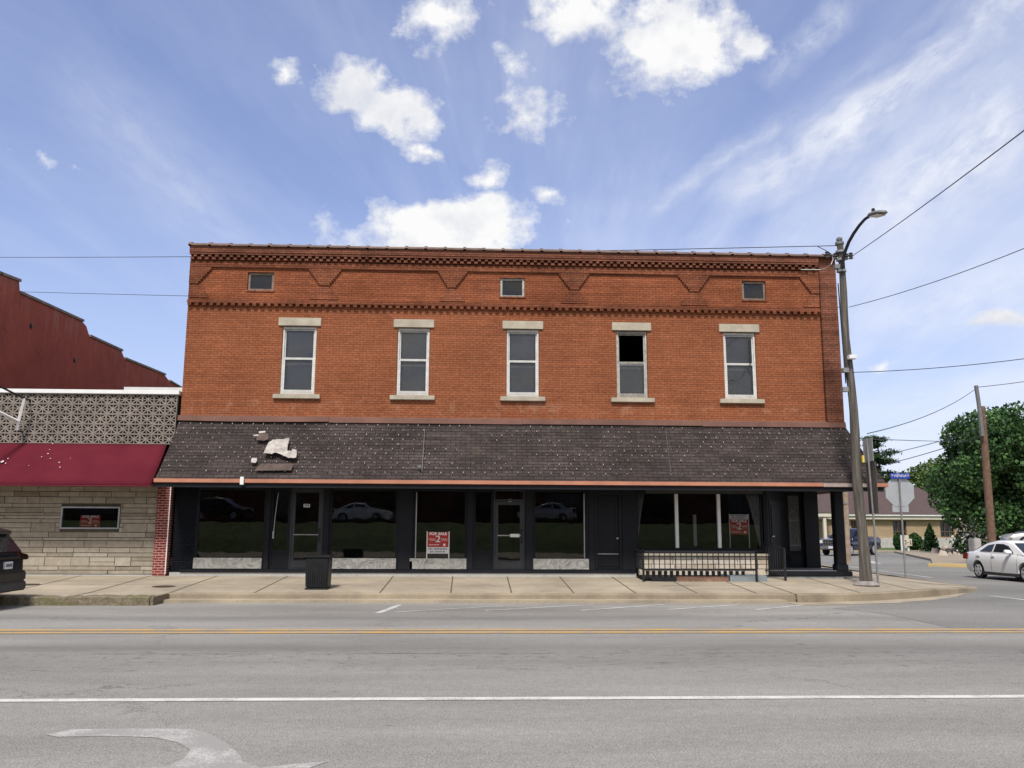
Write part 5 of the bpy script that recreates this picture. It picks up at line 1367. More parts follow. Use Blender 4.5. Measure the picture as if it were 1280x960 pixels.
    if kind == 'pickup':
        MB().box(Lh - .06, Lh + .03, -.6, .6, .74, 1.1).build('grille', M['black_metal'], car, bevel=.02)
        gb_ = MB(); frame(gb_, -.63, .63, .71, 1.13, 0, 1, .05) if False else None
        for k in range(7): gb_.box(Lh + .025, Lh + .045, -.58 + k * .193 - .022, -.58 + k * .193 + .022, .76, 1.08)
        gb_.box(Lh + .02, Lh + .05, -.62, .62, 1.085, 1.13).box(Lh + .02, Lh + .05, -.62, .62, .71, .755).box(Lh + .02, Lh + .05, -.62, .62, .9, .94)
        gb_.build('grille_bars', M['chrome'], car)
        MB().box(Lh - .1, Lh + .12, -.97, .97, .45, .68).build('bumper', M['chrome'], car, bevel=.04)
        MB().box(Lh + .09, Lh + .135, -.5, .5, .43, .5).build('lower_trim', M['grey_plastic'], car)
        MB().box(Lh + .12, Lh + .135, -.16, .16, .52, .67).build('number_plate', M['plate'], car)
        MB().box(-Lh - .12, -Lh + .05, -.95, .95, .5, .68).build('rear_bumper', M['chrome'], car, bevel=.04)
    elif kind == 'sedan':
        MB().box(Lh - .08, Lh + .0, -.4, .4, .5, .62).build('grille', M['black_metal'], car, bevel=.02)
        MB().box(-Lh - .02, -Lh + .02, -.16, .16, .66, .8).build('number_plate', M['plate'], car)
        MB().box(-1.05, 1.05, -.86, .86, .17, .3).build('sill_trim', M['grey_plastic'], car)
        MB().lathe([(.035, 0), (.035, .2)], (-Lh + .02, -.5, .25), 10, 'x').build('exhaust', M['chrome'], car)
    else:
        pl = MB().box(-Lh - .03, -Lh + .02, -.16, .16, .78, .93).build('number_plate', M['plate'], car)
        tb = MB()
        for k in range(6): tb.box(-Lh - .033, -Lh - .03, -.13 + k * .045, -.13 + k * .045 + .028, .82, .89)
        tb.build('plate_marks', M['ink'], pl)
        MB().hexa([(-Lh - .06, -.8, .3), (-Lh + .12, -.8, .3), (-Lh + .12, .8, .3), (-Lh - .06, .8, .3)], [(-Lh - .06, -.8, .5), (-Lh + .12, -.86, .5), (-Lh + .12, .86, .5), (-Lh - .06, .8, .5)]).build('bumper', M['grey_plastic'], car, bevel=.03)
        MB().box(-Lh - .04, -Lh + .1, -.8, .8, .503, .72).build('rear_panel', paint, car, bevel=.03)
        MB().hexa([(-2.0, -.6, 1.5), (-1.55, -.62, 1.6), (-1.55, .62, 1.6), (-2.0, .6, 1.5)], [(-2.02, -.6, 1.57), (-1.55, -.62, 1.675), (-1.55, .62, 1.675), (-2.02, .6, 1.57)]).build('spoiler', paint, car, bevel=.012)
        MB().box(-Lh - .02, -Lh + .06, -.5, .5, .975, 1.03).build('rear_strip', M['black_metal'], car, bevel=.01)
        MB().tube([(-2.18, .05, 1.17), (-2.12, -.2, 1.24), (-2.09, -.38, 1.27)], .012, 5).build('rear_wiper', M['black_metal'], car)
    return car
def place(o, x, y, z, heading):      # heading = direction the nose points, degrees from +X
    o.location = (x, y, z); o.rotation_euler = (0, 0, R(heading)); return o
sedan = make_car('sedan_car', 'white four door sedan turning at the junction on the right', 'car', 'sedan', M['car_white'])
# rear axle near pixel 1226
rp = G(1226, 723, 0)
hd = -88.0
hv = Vector((math.cos(R(hd)), math.sin(R(hd)), 0)); lv_ = Vector((hv.y, -hv.x, 0))
rear_local = -1.36
cpos = rp - hv * rear_local - lv_ * .8
hd_s = hd
place(sedan, cpos.x, cpos.y, 0, hd)
truck = make_car('pickup_truck', 'navy blue pickup truck with chrome grille beyond the corner column', 'pickup truck', 'pickup', M['car_navy'])
tp_ = G(1066, 694.5, 0); place(truck, tp_.x + .3, tp_.y + 1.0, 0, -139)
suv = make_car('parked_car', 'black car cut by the left edge, parked at the kerb before the stone wall', 'car', 'suv', M['car_black'])
place(suv, -10.52 - 2.3, 20.55, .05, 180); suv.scale = (1, 1, 1.07)
sil = make_car('parked_car', 'silver car parked under the big tree at the right edge', 'car', 'sedan', M['car_silver'])
place(sil, P(1290, 668, 57).x + .6, 57, .75, 172)

# ------------------------------------------------------------------ poles, lamp, wires
pb_ = G(1083, 735, .2); pb_.y = 24.9; ptop = P(1049.5, 306, 24.6)
pb_ = Vector((P(1083, 735, 24.9).x, 24.9, wz(11.2, 24.9)))
UP = thing('utility_pole', tuple(pb_), 'leaning grey wooden utility pole at the corner carrying a curved street lamp', 'utility pole')
path = [pb_.lerp(ptop, i / 14) + Vector((.025 * math.sin(i * 1.1), .02 * math.sin(i * .7), 0)) for i in range(15)]
rad = [lerp(.16, .09, i / 14) + .006 * math.sin(i * 2.3) for i in range(15)]
rad[0] = .185
MB().tube(path, rad, 14).build('shaft', M['pole'], UP, smooth=True)
bs = MB(); bs.lathe([(.34, -.02), (.37, .03), (.3, .09), (.22, .13)], tuple(pb_), 12)
bso = bs.build('base_collar', plain('rough_concrete_collar', (.24, .22, .2), .95, var=.35, scale=6, bump=.8, fine=12), UP)
def pp(px, py, dy=0): p = P(px, py, 24.62 + dy); return p
MB().lathe([(.1, 0), (.13, .03), (.13, .1), (.06, .13), (.09, .16), (.09, .22), (.03, .26)], (ptop.x, ptop.y, ptop.z - .02), 12).build('top_cap', M['lamp_grey'], UP)
hb = MB()
for z_, r_ in ((-.25, .14), (-.5, .135), (-.85, .14)):
    hb.lathe([(r_, 0), (r_, .06)], (ptop.x + .008, ptop.y, ptop.z + z_), 12)
hb.tube([pp(1030, 318), pp(1066, 319)], .02, 6).build('band', M['galv'], UP)
ins = MB()
for px_, py_ in ((1034, 318.5), (1044, 320.5), (1057.5, 321), (1063.5, 320)): c = pp(px_, py_); ins.lathe([(.02, -.1), (.07, -.08), (.045, -.02), (.08, 0), (.045, .05), (.07, .08), (.02, .11)], tuple(c), 10)
ins.build('insulator', M['porcelain'], UP)
sbx = MB()
for px_, py_ in ((1046, 334), (1056.5, 463), (1056, 487)): c = pp(px_, py_); sbx.box(c.x - .1, c.x + .06, c.y - .12, c.y + .05, c.z - .07, c.z + .06)
sbx.build('bracket', M['galv'], UP)
c = pp(1063, 447.5); c.y -= .1; MB().box(c.x - .12, c.x + .1, c.y - .12, c.y + .05, c.z - .06, c.z + .06).build('white_tag', M['white_metal'], UP, bevel=.01)
c = P(1073, 574, 24.66); MB().box(c.x + .05, c.x + .1, c.y - .17, c.y - .1, c.z - .1, c.z + .1).build('yellow_tag', M['yellow_tag'], UP)
MB().tube([Vector((p_.x - .16, p_.y - .05, p_.z)) if i < 13 else p_ for i, p_ in enumerate([pb_.lerp(ptop, i / 14 * .35 + .58) for i in range(13)])], .018, 5).build('conduit', M['wire'], UP)
# curved lamp arm
lp = [P(1052.5, 334, 24.45), P(1053.5, 326, 24.4), P(1056.5, 314, 24.3), P(1061, 302.5, 24.1), P(1067, 292, 23.85), P(1074, 282, 23.6), P(1081, 274, 23.35), P(1088, 269.5, 23.15)]
arm = MB().tube(lp, [.055, .055, .052, .05, .048, .045, .042, .04], 8).build('lamp_arm', M['black_metal'], UP, smooth=True)
e0, e1 = P(1086, 270.5, 23.2), P(1107.5, 264.5, 22.55)
dv = (e1 - e0); sd2 = dv.cross(Vector((0, 0, 1))).normalized()
hd_ = MB(); rings = []
for t, w, h in ((0, .06, .06), (.15, .13, .09), (.4, .2, .1), (.7, .19, .085), (.92, .11, .06), (1, .04, .03)):
    c = e0 + dv * t; rings.append([c + sd2 * w * math.cos(a_) + Vector((0, 0, h * math.sin(a_) * (1 if math.sin(a_) > 0 else .55))) for a_ in [2 * math.pi * k / 12 for k in range(12)]])
o_ = len(hd_.v); hd_.v += [tuple(p_) for r_ in rings for p_ in r_]
for i in range(5):
    for j in range(12): hd_.f.append((o_ + i * 12 + j, o_ + i * 12 + (j + 1) % 12, o_ + (i + 1) * 12 + (j + 1) % 12, o_ + (i + 1) * 12 + j))
hd_.f += [tuple(range(o_, o_ + 12)), tuple(range(o_ + 60, o_ + 72))]
hd_.build('lamp_head', M['lamp_grey'], arm, smooth=True)
c = e0 + dv * .28; MB().lathe([(.05, 0), (.05, .09), (.03, .11)], (c.x, c.y, c.z + .09), 10).build('photocell', M['black_metal'], arm)
c = e0 + dv * .5; MB().hexa([c - sd2 * .13 - dv * .25 + Vector((0, 0, -.065)), c + sd2 * .13 - dv * .25 + Vector((0, 0, -.065)), c + sd2 * .13 + dv * .25 + Vector((0, 0, -.065)), c - sd2 * .13 + dv * .25 + Vector((0, 0, -.065))],
     [c - sd2 * .13 - dv * .25 + Vector((0, 0, -.045)), c + sd2 * .13 - dv * .25 + Vector((0, 0, -.045)), c + sd2 * .13 + dv * .25 + Vector((0, 0, -.045)), c - sd2 * .13 + dv * .25 + Vector((0, 0, -.045))]).build('lens', M['lamp_clear'], arm)
def wire(a, c, label, sag=.2, r=.012, n=14, name='overhead_wire'):
    a, c = Vector(a), Vector(c)
    pts = [a.lerp(c, i / n) - Vector((0, 0, sag * 4 * (i / n) * (1 - i / n))) for i in range(n + 1)]
    return tag(MB().tube(pts, r, 5).build(name, M['wire']), label, 'wire', 'overhead wires')
wire(pp(1046, 307), P(-120, 321, 46), 'upper thin wire crossing the sky left of the brick building', .15, .013)
wire(P(1058, 384, 30), P(-120, 360.5, 52), 'lower thin wire crossing the sky left of the brick building', .1, .013)
wire(pp(1066, 319.5), P(1360, 102, 10), 'thick wire rising from the pole top to the upper right corner', .05, .0105)
wire(pp(1061, 384), P(1330, 290, 17), 'wire rising from the upper shaft of the corner pole to the right edge', .12, .01)
wire(pp(1064, 465.5), P(1340, 440, 22), 'nearly level wire running right from the middle of the corner pole', .1, .011)
PB = P(1240, 680, 42); PT = P(1227, 508, 42)
wire(P(1084, 542, 25), P(1219, 486.5, 42), 'slack wire from behind the corner pole up to the far pole top', .25, .014)
wire(P(1222, 484, 42), P(1350, 466, 40), 'wire leaving the far pole top to the right', .05, .016)
wire(P(1112, 567, 60), P(1240, 531, 42.4), 'upper of the two dark cables dipping below the far pole', .1, .022)
wire(P(1108, 580, 60), P(1240, 540, 42.4), 'lower of the two dark cables dipping below the far pole', .1, .024)
wire(P(1064, 548, 26), P(1236, 553, 70), 'faint level wire behind the corner pole, just above the pine', .02, .014)
wire(P(1040, 596, 26), P(1236, 598, 70), 'faint level wire passing behind the street name sign', .02, .012) if False else None
# small service drop from pole top to the brick corner
tag(MB().tube([pp(1040, 320), pp(1041.5, 324), pp(1039, 330), P(1033, 335, 25.6), P(1026, 337, 26.8), P(1000, 337, 26.88)], .013, 6).build('service_cable', M['white_wood']), 'pale service cable looping from the pole top to the brick corner', 'cable')
tag(MB().tube([pp(1022, 308), pp(1030, 312), pp(1040, 318)], .012, 5).tube([pp(1030, 319), pp(1036, 317), pp(1040, 321)], .03, 6).build('splice_cable', M['wire']), 'short black spliced cable left of the pole top', 'cable')

FP = thing('utility_pole', (PB.x, 42, 0), 'brown far utility pole before the big tree with a metal mast on top', 'utility pole')
MB().tube([(PB.x, 42, 0), PB.lerp(PT, .5), PT], [.2, .18, .15], 12).build('shaft', M['pole_brown'], FP, smooth=True)
MB().tube([P(1228, 545, 41.75), P(1223.5, 505, 41.75), P(1220, 482, 41.75)], .1, 8).build('mast', M['lamp_grey'], FP)
p3 = P(1058, 668, 48)
tp3 = thing('utility_pole', (p3.x, 48, 0), 'pale slim pole seen between the corner column and the leaning pole', 'utility pole')
MB().tube([(p3.x, 48, 0), P(1054, 560, 48)], [.17, .14], 10).build('shaft', plain('tan_pole_wood', (.3, .23, .17), .95, var=.3), tp3, smooth=True)
MB().lathe([(.18, 0), (.18, .05)], tuple(P(1056.5, 630, 48)), 10).build('band', M['galv'], tp3)

# edge-on road sign
sgx = P(1098, 735, 24.95).x; sgz = wz(sgx, 24.95)
RS = thing('road_sign', (sgx, 24.95, sgz), 'tall grey post with two sign plates seen edge on beside the corner pole', 'road sign')
stp = P(1083.5, 549, 24.95)
MB().tube([(sgx, 24.95, sgz - .02), (sgx - .01, 24.95, 2.0), stp], .032, 8).build('post', M['galv'], RS)
def plate_yz(px0, px1, py0, py1, mat, name):
    x = P((px0 + px1) / 2, (py0 + py1) / 2, 25).x; t0, t1 = P(px0, py0, 25), P(px1, py1, 25)
    w = .62
    MB().hexa([(x - .005, 25 - w / 2, t1.z), (x + .005, 25 - w / 2, t1.z), (x + .005, 25 + w / 2, t1.z), (x - .005, 25 + w / 2, t1.z)], [(x - .005, 25 - w / 2, t0.z), (x + .005, 25 - w / 2, t0.z), (x + .005, 25 + w / 2, t0.z), (x - .005, 25 + w / 2, t0.z)]).build(name, mat, RS)
plate_yz(1079, 1091, 548, 577, M['sign_back'], 'upper_plate'); plate_yz(1085, 1096, 577.5, 642, M['sign_brown'], 'lower_plate')
# stop sign seen from behind with street name blade
q = G(1132, 720, .2); sY = q.y; zq = wz(q.x, sY)
STP = thing('stop_sign', (q.x, sY, zq), 'back of an octagonal stop sign on a steel post with a blue street name blade', 'stop sign')
ptp = P(1124, 597, sY)
MB().tube([(q.x, sY, zq), P(1128, 660, sY), ptp], .035, 8).build('post', M['galv'], STP)
oc = P(1125.4, 614.5, sY); rr8 = P(1143.2, 614.5, sY).x - oc.x
rv = rr8 / math.cos(math.pi / 8)
MB().prism([(oc.x + rv * math.cos(math.pi / 8 + k * math.pi / 4), sY + .04, oc.z + rv * math.sin(math.pi / 8 + k * math.pi / 4)) for k in range(8)], (0, .006, 0)).build('octagon_plate', M['sign_back'], STP)
c0, c1 = P(1116, 630.5, sY), P(1137, 640, sY)
w0, w1 = P(1116, 631.0, sY), P(1137, 640, sY)
MB().box(w0.x, w1.x, sY + .05, sY + .056, P(1126, 640, sY).z, P(1126, 631.5, sY).z).build('lower_plate', M['sign_back'], STP)
n0, n1 = P(1112.3, 591.5, sY), P(1136.8, 598.4, sY)
bl_ = MB().box(n0.x, n1.x, sY - .04, sY - .03, n1.z, n0.z).build('street_name_blade', M['sign_blue'], STP)
cxn, czn, hn = (n0.x + n1.x) / 2, (n0.z + n1.z) / 2, n0.z - n1.z
text_mesh('VIENNA', hn * .72, 'lettering', M['sign_white'], bl_, (cxn, sY - .044, czn), bold=.0, squeeze=1.0)
text_mesh('E', hn * .45, 'lettering', M['sign_white'], bl_, (n0.x + .06, sY - .044, czn + hn * .08), bold=.002)
text_mesh('ST', hn * .42, 'lettering', M['sign_white'], bl_, (n1.x - .055, sY - .044, czn + hn * .08), bold=.002, squeeze=.8)

# ------------------------------------------------------------------ beyond the side street
struct(MB().sheet([(15, 71, .12), (80, 71, .12), (180, 50, .12), (180, 160, .12), (15, 160, .12)]).build('lawn', M['grass']))
kf = MB(); kf.box(14, 80, 70.6, 71.0, -.02, .16); struct(kf.build('far_kerb', M['kerb_pale'], bevel=.03))
struct(MB().box(14, 80, 71.02, 72.4, .0, .15).build('far_pavement', M['walk']))
yk = MB(); yy = [(23.2, 44.2), (24.4, 43.2), (27, 42.6), (31, 42.3), (36, 42.2)]
kerb_run(yk, yy, .3, lambda x: .16)
struct(yk.build('yellow_kerb', M['kerb_yellow'], smooth=True))
struct(MB().prism([(23.5, 44.3, -.02), (24.6, 43.5, -.02), (27, 42.9, -.02), (36, 42.5, -.02), (60, 43, -.02), (60, 70, -.02), (34, 70, -.02), (27.5, 52, -.02)], (0, 0, .15)).build('planted_island', concrete('gravelly_bed', (.3, .25, .19))))
struct(MB().prism([(31.5, 52, .2), (60, 49, .2), (80, 68, .2), (40, 68, .2)], (0, 0, .5)).build('raised_lot', M['kerb_pale']))
# tan brick house
HY = 84.0
hx0, hx1 = P(985, 660, HY).x, P(1206, 660, HY).x
HS = thing('tan_brick_house', ((hx0 + hx1) / 2, HY, .1), 'low tan brick house with brown hip roof and dark barred windows', 'house')
ez = P(1130, 643.5, HY).z
wn = []
for x0, x1 in ((1063.5, 1073), (1115.5, 1134), (1174.5, 1193.5)):
    p, q = P(x0, 651, HY), P(x1, 671.5, HY); wn.append((p.x, q.x, q.z, p.z))
wall_holes(hx0, hx1, .0, ez - .45, HY, .3, wn).build('wall', M['brick_tan'], HS)
MB().box(hx0, hx1, HY + .3, HY + 12, 0, ez - .45).build('rear_block', M['brick_tan'], HS)
MB().box(hx0 - .4, hx1 + .4, HY - .45, HY + 12, ez - .45, ez - .12).build('frieze_board', M['trim_cream'], HS)
MB().box(hx0 - .55, hx1 + .55, HY - .6, HY + 12, ez - .118, ez + .05).build('gutter', M['white_metal'], HS)
rz = P(1106, 609, HY + 6).z
r0, r1 = hx0 - .6, hx1 + .6
MB().add([(r0, HY - .65, ez + .053), (r1, HY - .65, ez + .053), (r1, HY + 12.6, ez + .053), (r0, HY + 12.6, ez + .053), (r0 + 4.5, HY + 6, rz), (P(1148, 618, HY + 6).x, HY + 6, rz)], [(0, 1, 5, 4), (1, 2, 5), (2, 3, 4, 5), (3, 0, 4), (3, 2, 1, 0)]).build('roof', M['roof_brown'], HS)
MB().add([(P(1012, 640, 78).x, 78, ez + .1), (P(1052, 640, 78).x, 78, ez + .1), (P(1032, 625, 84).x, 84, rz - 1.2), (P(1012, 640, 78).x, 84, ez + .1), (P(1052, 640, 78).x, 84, ez + .1)], [(0, 1, 2), (0, 2, 3), (1, 4, 2), (0, 3, 4, 1)]).build('porch_roof', M['roof_brown'], HS)
pc = MB()
for px in (1020, 1031, 1046): c = P(px, 660, 78.3); pc.box(c.x - .13, c.x + .13, 78.2, 78.46, .1, ez + .1)
pc.box(P(1012, 640, 78).x, P(1052, 640, 78).x, 78.1, 78.6, ez - .3, ez + .098).build('porch_frame', M['trim_cream'], HS)
MB().box(hx0, hx1, HY - .12, HY - .003, .0, P(1150, 672.5, HY).z).build('plinth', M['concrete_far'], HS)
for v in wn:
    f = MB(); frame(f, v[0] + .01, v[1] - .01, v[2] + .01, v[3] - .01, HY + .08, HY + .16, .07)
    for k in (1, 2): X = lerp(v[0], v[1], k / 3); f.box(X - .03, X + .03, HY + .09, HY + .15, v[2] + .08, v[3] - .08); Z_ = lerp(v[2], v[3], k / 3); f.box(v[0] + .08, v[1] - .08, HY + .095, HY + .145, Z_ - .03, Z_ + .03)
    wo = f.build('window', M['bronze'], HS)
    MB().box(v[0] + .05, v[1] - .05, HY + .17, HY + .18, v[2] + .05, v[3] - .05).build('pane', M['window_dark'], wo)
# white gabled house further back
gY = 118; g0_, g1_ = P(1092, 600, gY), P(1116, 600, gY)
WHs = thing('white_house', ((g0_.x + g1_.x) / 2, gY, .1), 'distant white gabled house peeping above the brown roof', 'house')
ap = P(1105, 591.5, gY).z
MB().prism([(g0_.x, gY, 0), (g1_.x, gY, 0), (g1_.x, gY, ap - 2.2), ((g0_.x + g1_.x) / 2, gY, ap), (g0_.x, gY, ap - 2.2)], (0, 8, 0)).build('wall', M['white_siding'], WHs)
mxx = (g0_.x + g1_.x) / 2
MB().hexa([(g0_.x - .4, gY - .4, ap - 2.5), (mxx, gY - .4, ap + .02), (mxx, gY + 8.4, ap + .02), (g0_.x - .4, gY + 8.4, ap - 2.5)], [(g0_.x - .4, gY - .4, ap - 2.3), (mxx, gY - .4, ap + .25), (mxx, gY + 8.4, ap + .25), (g0_.x - .4, gY + 8.4, ap - 2.3)]).build('roof', M['roof_brown'], WHs)
MB().box(P(1108, 600, gY).x - .4, P(1108, 600, gY).x + .3, gY - .03, gY - .005, P(1108, 603, gY).z, P(1108, 598, gY).z).build('window', M['window_dark'], WHs)
# planters, bin and rocks by the tree
tag(MB().box(*sorted((P(1218, 680, 46).x, P(1227, 680, 46).x)), 46, 46.6, .1, P(1222, 673, 46).z).build('planter_block', M['concrete_far'], bevel=.04), 'pale concrete block at the foot of the far pole', 'planter')
tb_ = thing('bin', tuple(P(1222, 690, 47.5)), 'dark bin beside the pale block under the tree', 'bin')
bx_ = P(1221, 680, 47.5).x
MB().box(bx_ - .25, bx_ + .25, 47.5, 48, .12, 1.2).build('body', M['black_plastic'], tb_, bevel=.04); MB().box(bx_ - .28, bx_ + .28, 47.47, 48.03, 1.203, 1.3).build('lid', M['black_plastic'], tb_, bevel=.03)
# lawn sign
lY = 70.0; l0, l1 = P(1129.5, 672, lY), P(1140.5, 682.5, lY)
LS = thing('lawn_sign', ((l0.x + l1.x) / 2, lY, .1), 'small cream lawn sign with dark letters before the shrubs', 'sign')
MB().box(l0.x, l1.x, lY, lY + .12, l1.z, P(1135, 673.5, lY).z).build('board', M['trim_cream'], LS, bevel=.02)
MB().box(l0.x + .1, l1.x - .25, lY + .01, lY + .1, P(1135, 673.4, lY).z, P(1135, 669, lY).z).build('top_board', M['trim_cream'], LS)
for px in (1128.5, 1136.5): X = P(px, 680, lY).x; MB().box(X - .06, X + .06, lY + .13, lY + .25, .1, P(1130, 669 if px < 1130 else 680, lY).z).build('leg', M['white_metal'], LS)
ik = MB(); zc_ = (l1.z + P(1135, 673.5, lY).z) / 2; zh = (P(1135, 673.5, lY).z - l1.z) * .28
w_ = (l1.x - l0.x)
for u0, u1, v0, v1 in ((.1, .3, -1, -.55), (.1, .3, .5, 1), (.22, .3, -.5, .5), (.38, .62, -.12, .12), (.7, .92, -1, -.6), (.75, .85, -.6, 1)): ik.box(l0.x + w_ * u0, l0.x + w_ * u1, lY - .01, lY - .002, zc_ + zh * v0, zc_ + zh * v1)
ik.build('lettering', M['ink'], LS)

# ------------------------------------------------------------------ vegetation
def leaf_mesh(name, centers, size, mat, parent, seed=0, aspect=1.0, flat=0.0):
    r = np.random.default_rng(seed); n = len(centers); c = np.asarray(centers, float) - np.array(parent['_o'] if parent is not None else (0, 0, 0))
    a = r.normal(size=(n, 3)); a[:, 2] *= (1 - flat); a /= np.linalg.norm(a, axis=1)[:, None]
    b = r.normal(size=(n, 3)); b[:, 2] *= (1 - flat * .6); b -= (b * a).sum(1)[:, None] * a; b /= np.linalg.norm(b, axis=1)[:, None]
    s = size * r.uniform(.55, 1.35, n)[:, None]
    a = a * s; b = b * s * aspect
    V = np.stack([c - a * .5, c + b * .42 - a * .05, c + a * .6, c - b * .42 + a * .05], 1).reshape(-1, 3)
    me = bpy.data.meshes.new(name); me.from_pydata(V.tolist(), [], [(4 * i, 4 * i + 1, 4 * i + 2, 4 * i + 3) for i in range(n)])
    me.materials.append(mat); o = bpy.data.objects.new(name, me); COL.objects.link(o)
    if parent is not None: o.parent = parent
    return o
def blob_points(lobes, n, r, shell=.55):
    w = np.array([l[3] * l[4] * l[5] for l in lobes]) ** .7; w /= w.sum(); pts = []
    ks = r.choice(len(lobes), n, p=w)
    d = r.normal(size=(n, 3)); d /= np.linalg.norm(d, axis=1)[:, None]
    rad = shell + (1.08 - shell) * r.random(n) ** .6
    L = np.array(lobes)[ks]
    return L[:, :3] + d * rad[:, None] * L[:, 3:6]
def tree(name, base, h, crown_r, label, mat, n, leaf, seed, crown_lo=.2, squash=1.0, group=None, lobes_n=26, cat='tree', shell=.6):
    r = np.random.default_rng(seed); B = Vector(base)
    t = thing(name, base, label, cat, group)
    lob = []
    zc = B.z + h * (crown_lo + (1 - crown_lo) * .5); hh = h * (1 - crown_lo) / 2
    for k in range(lobes_n):
        d = r.normal(size=3); d /= np.linalg.norm(d); q = r.uniform(.45, .92)
        s = r.uniform(.17, .32) * crown_r
        lob.append((B.x + d[0] * q * crown_r, B.y + d[1] * q * crown_r, zc + d[2] * q * hh * squash, s * 1.25, s * 1.25, s))
    lob.append((B.x, B.y, zc, crown_r * .62, crown_r * .62, hh * .66))
    trunk = MB(); trunk.tube([B, B + Vector((.05, 0, h * .25)), B + Vector((.1, .05, h * .55)), B + Vector((.05, 0, h * .8))], [h * .032, h * .024, h * .016, h * .005], 9)
    for k in range(9):
        l = lob[k]; z0 = h * r.uniform(.2, .5); trunk.tube([B + Vector((.05, 0, z0)), (B + Vector((0, 0, z0))).lerp(Vector(l[:3]), .55) + Vector((0, 0, .02 * h)), Vector(l[:3])], [h * .012, h * .008, h * .003], 6)
    trunk.build('trunk', M['bark'], t, smooth=True)
    leaf_mesh('crown', blob_points(lob, n, r, shell), leaf, mat, t, seed)
    return t
tx = P(1258, 600, 62)
tree('maple_tree', (tx.x, 62, .3), P(1255, 505, 62).z - .0, P(1258, 600, 62).x - P(1176, 600, 62).x, 'large dense dark green broadleaf tree at the right edge', M['leaf_dark'], 52000, .25, 3, crown_lo=.0, lobes_n=70, shell=.62)
for px, pt, Y, cr, lab, mt, sd_n in ((1150, 572, 104, 3.9, 'pale green loose tree behind the brown roof, right of the stop sign', 'leaf_light', 5), (1178, 566, 112, 4.6, 'yellow green tree partly hidden behind the large dark tree', 'leaf_light', 8), (1118, 592, 112, 3.6, 'low mid green tree behind the blue street sign', 'leaf_light', 9)):
    b = P(px, 660, Y); tree('broadleaf_tree', (b.x, Y, .1), P(px, pt, Y).z, cr, lab, M[mt], 6500, .36, sd_n, crown_lo=.22, lobes_n=20, group='trees behind the brown roof')
r = np.random.default_rng(17); n_ = 15000
ux = r.uniform(14, 150, n_); top_ = 5.2 + 2.2 * np.sin(ux * .21) + 1.3 * np.sin(ux * .63 + 1) + .8 * np.sin(ux * 1.7)
wd = leaf_mesh('far_woods', np.stack([ux, 150 + r.uniform(-5, 5, n_), r.random(n_) ** .8 * top_], 1), .95, M['leaf_light'], None, 17)
wd['kind'] = 'stuff'; wd['label'] = 'distant belt of green woods behind the houses'; wd['category'] = 'woods'
# pine with layered boughs
pY = 98; pbx = P(1103, 650, pY).x; ph = P(1105, 545, pY).z
pn_ = thing('pine_tree', (pbx, pY, .1), 'tall pine with flat layered boughs above the brown roof', 'tree')
MB().tube([(pbx, pY, .1), (pbx + .1, pY, ph * .6), (pbx, pY, ph)], [.3, .18, .04], 8).build('trunk', M['bark'], pn_, smooth=True)
r = np.random.default_rng(4); cs = []; bo = MB()
for k in range(46):
    z = ph * r.uniform(.36, .99); a = r.uniform(0, 2 * math.pi); l = (3.9 * (1.08 - z / ph) + .8) * r.uniform(.65, 1.1)
    e = np.array([pbx + math.cos(a) * l, pY + math.sin(a) * l, z + .12 * l]); s = np.array([pbx, pY, z]); bo.tube([s, (s + e) / 2 + np.array([0, 0, -.1]), e], [.06, .04, .015], 5)
    m_ = 150; t = r.uniform(.25, 1.05, m_); p_ = s + (e - s) * t[:, None] + r.normal(size=(m_, 3)) * np.array([.36, .36, .13]); cs.append(p_)
bo.build('bough', M['bark'], pn_); leaf_mesh('crown', np.concatenate(cs), .34, M['needle'], pn_, 2, .45, .5)
def shrub(px, ptop_y, pbase_y, wpx, Y, label, seed, cone=True, flower=False):
    b = P(px, pbase_y, Y); zt = P(px, ptop_y, Y).z; rw = wpx / F * Y / 2; r = np.random.default_rng(seed)
    s = thing('conical_shrub' if cone else 'shrub', (b.x, Y, .12), label, 'shrub', 'shrubs in front of the tan house')
    n = 3200; u = r.random(n) ** .8; a = r.uniform(0, 2 * math.pi, n); prof_ = (1 - u) ** .8 * (.75 + .25 * np.sin(a * 5 + u * 9)) if cone else np.sqrt(np.clip(1 - (2 * u - 1) ** 2, .02, 1))
    rad_ = rw * prof_ * (.55 + .5 * r.random(n)); zz_ = .15 + (zt - .15) * u + r.normal(size=n) * .05
    leaf_mesh('foliage', np.stack([b.x + np.cos(a) * rad_, Y + np.sin(a) * rad_, zz_], 1), .17, M['shrub'], s, seed)
    MB().tube([(b.x, Y, .1), (b.x, Y, zt * .8)], [.07, .02], 6).build('stem', M['bark'], s)
    return s
shrub(1164, 656, 690, 26, 70.5, 'middle conical shrub with a pointed top, between the cream sign and the rocks', 31)
shrub(1203, 660, 692, 26, 66, 'conical shrub right of the rocks, next to the white blossom', 32)
shrub(1124, 667, 688, 12, 74, 'rounded shrub left of the small cream sign', 33, False)
shrub(1144, 668, 689, 18, 74, 'rounded shrub just right of the small cream sign', 34, False)
r = np.random.default_rng(8); fxp = P(1216, 668, 62)
fs_ = thing('flowering_bush', (fxp.x, 62, .5), 'bush covered in white blossom under the big tree', 'bush')
leaf_mesh('blossom', np.stack([fxp.x + r.normal(size=420) * .55, 62 + r.normal(size=420) * .4, fxp.z - .1 + r.normal(size=420) * .5], 1), .17, M['flower'], fs_, 8)
leaf_mesh('foliage', np.stack([fxp.x + r.normal(size=700) * .6, 62.2 + r.normal(size=700) * .4, fxp.z - .5 + r.normal(size=700) * .5], 1), .2, M['shrub'], fs_, 9)
MB().tube([(fxp.x, 62, .4), (fxp.x, 62, fxp.z)], .05, 6).build('stem', M['bark'], fs_)
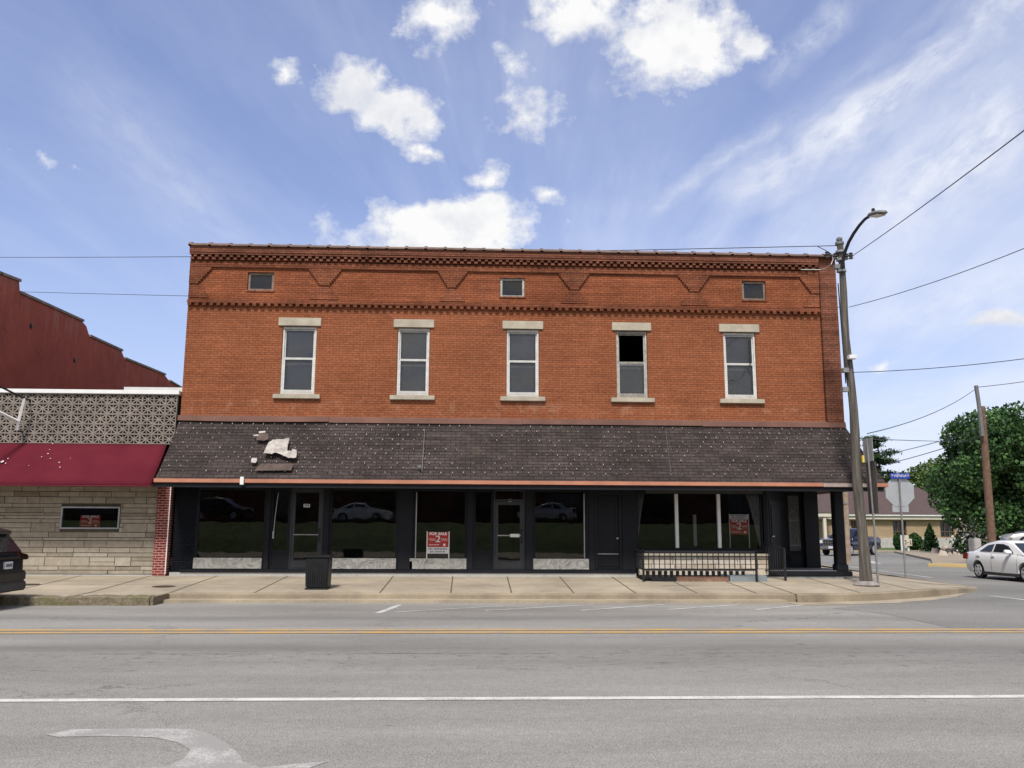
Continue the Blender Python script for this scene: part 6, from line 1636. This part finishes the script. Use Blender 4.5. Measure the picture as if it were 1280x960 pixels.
rk = MB(); rr = random.Random(2)
for k in range(42):
    px = rr.uniform(1168, 1200); py = rr.uniform(684, 694); c = G(px, py, .15); s = rr.uniform(.12, .3)
    pts_ = [(c.x + s * math.cos(t) * rr.uniform(.7, 1.3), c.y + s * math.sin(t) * rr.uniform(.7, 1.3), .1) for t in [i * 1.05 for i in range(6)]]
    top_ = [(lerp(p_[0], c.x, .4), lerp(p_[1], c.y, .4), .1 + s * rr.uniform(.8, 1.4)) for p_ in pts_]
    o_ = len(rk.v); rk.v += pts_ + top_; rk.f += [tuple(range(o_ + 6, o_ + 12))] + [(o_ + i, o_ + (i + 1) % 6, o_ + 6 + (i + 1) % 6, o_ + 6 + i) for i in range(6)]
ro = rk.build('rockery', M['rock']); ro['kind'] = 'stuff'; ro['label'] = 'low bed of pale rocks between the conical shrubs'; ro['category'] = 'rocks'

# ------------------------------------------------------------------ opposite side of the street (seen only in reflections)
struct(MB().box(-60, 60, -8.2, 2.98, -.04, .13).build('near_pavement', M['walk']))
struct(MB().add([(-60, -8.3, .1), (60, -8.3, .1), (60, -10, 1.0), (-60, -10, 1.0), (60, -13.5, 2.2), (-60, -13.5, 2.2), (60, -60, 2.3), (-60, -60, 2.3)], [(0, 1, 2, 3), (3, 2, 4, 5), (5, 4, 6, 7)]).build('grass_bank', M['grass']))
struct(MB().sheet([(-60, -14, 2.32), (60, -14, 2.32), (60, -26, 2.33), (-60, -26, 2.33)]).build('opposite_lot', M['road_dark']))
ob_ = thing('backdrop_block', (0, -36, 2.2), 'long low dark brick block added across the street to darken reflections', 'building')  # unseen block added to keep bright sky out of the window reflections
MB().box(-45, 45, -42, -36, 2.2, 8.2).build('wall', M['brick_dark'], ob_); MB().box(-45.3, 45.3, -42.3, -35.7, 8.203, 8.5).build('roof', M['tar'], ob_)
for k in range(9): MB().box(-40 + k * 9.5, -36 + k * 9.5, -35.98, -35.95, 3.0, 5.4).build('window', M['window_dark'], ob_)
oc1 = dup(suv, 'black car parked across the street, facing the brick building reflections'); place(oc1, -20, -16.5, 2.33, 10)
oc2 = dup(sil, 'silver car parked on the lot across the street'); place(oc2, 6, -17.5, 2.33, 185)
oc3 = dup(sedan, 'white car parked on the lot across the street, left of the viewer'); place(oc3, -9, -17, 2.33, 5)
tree('broadleaf_tree', (-9, -30, 2.2), 9, 4.2, 'green tree on the lot across the street, left of the viewer', M['leaf_dark'], 3000, .5, 41, group='trees across the street')
tree('broadleaf_tree', (16, -32, 2.2), 10, 4.8, 'green tree on the lot across the street, right of the viewer', M['leaf_dark'], 3000, .5, 42, group='trees across the street')

for o in bpy.data.objects:
    if '_o' in o.keys(): del o['_o']
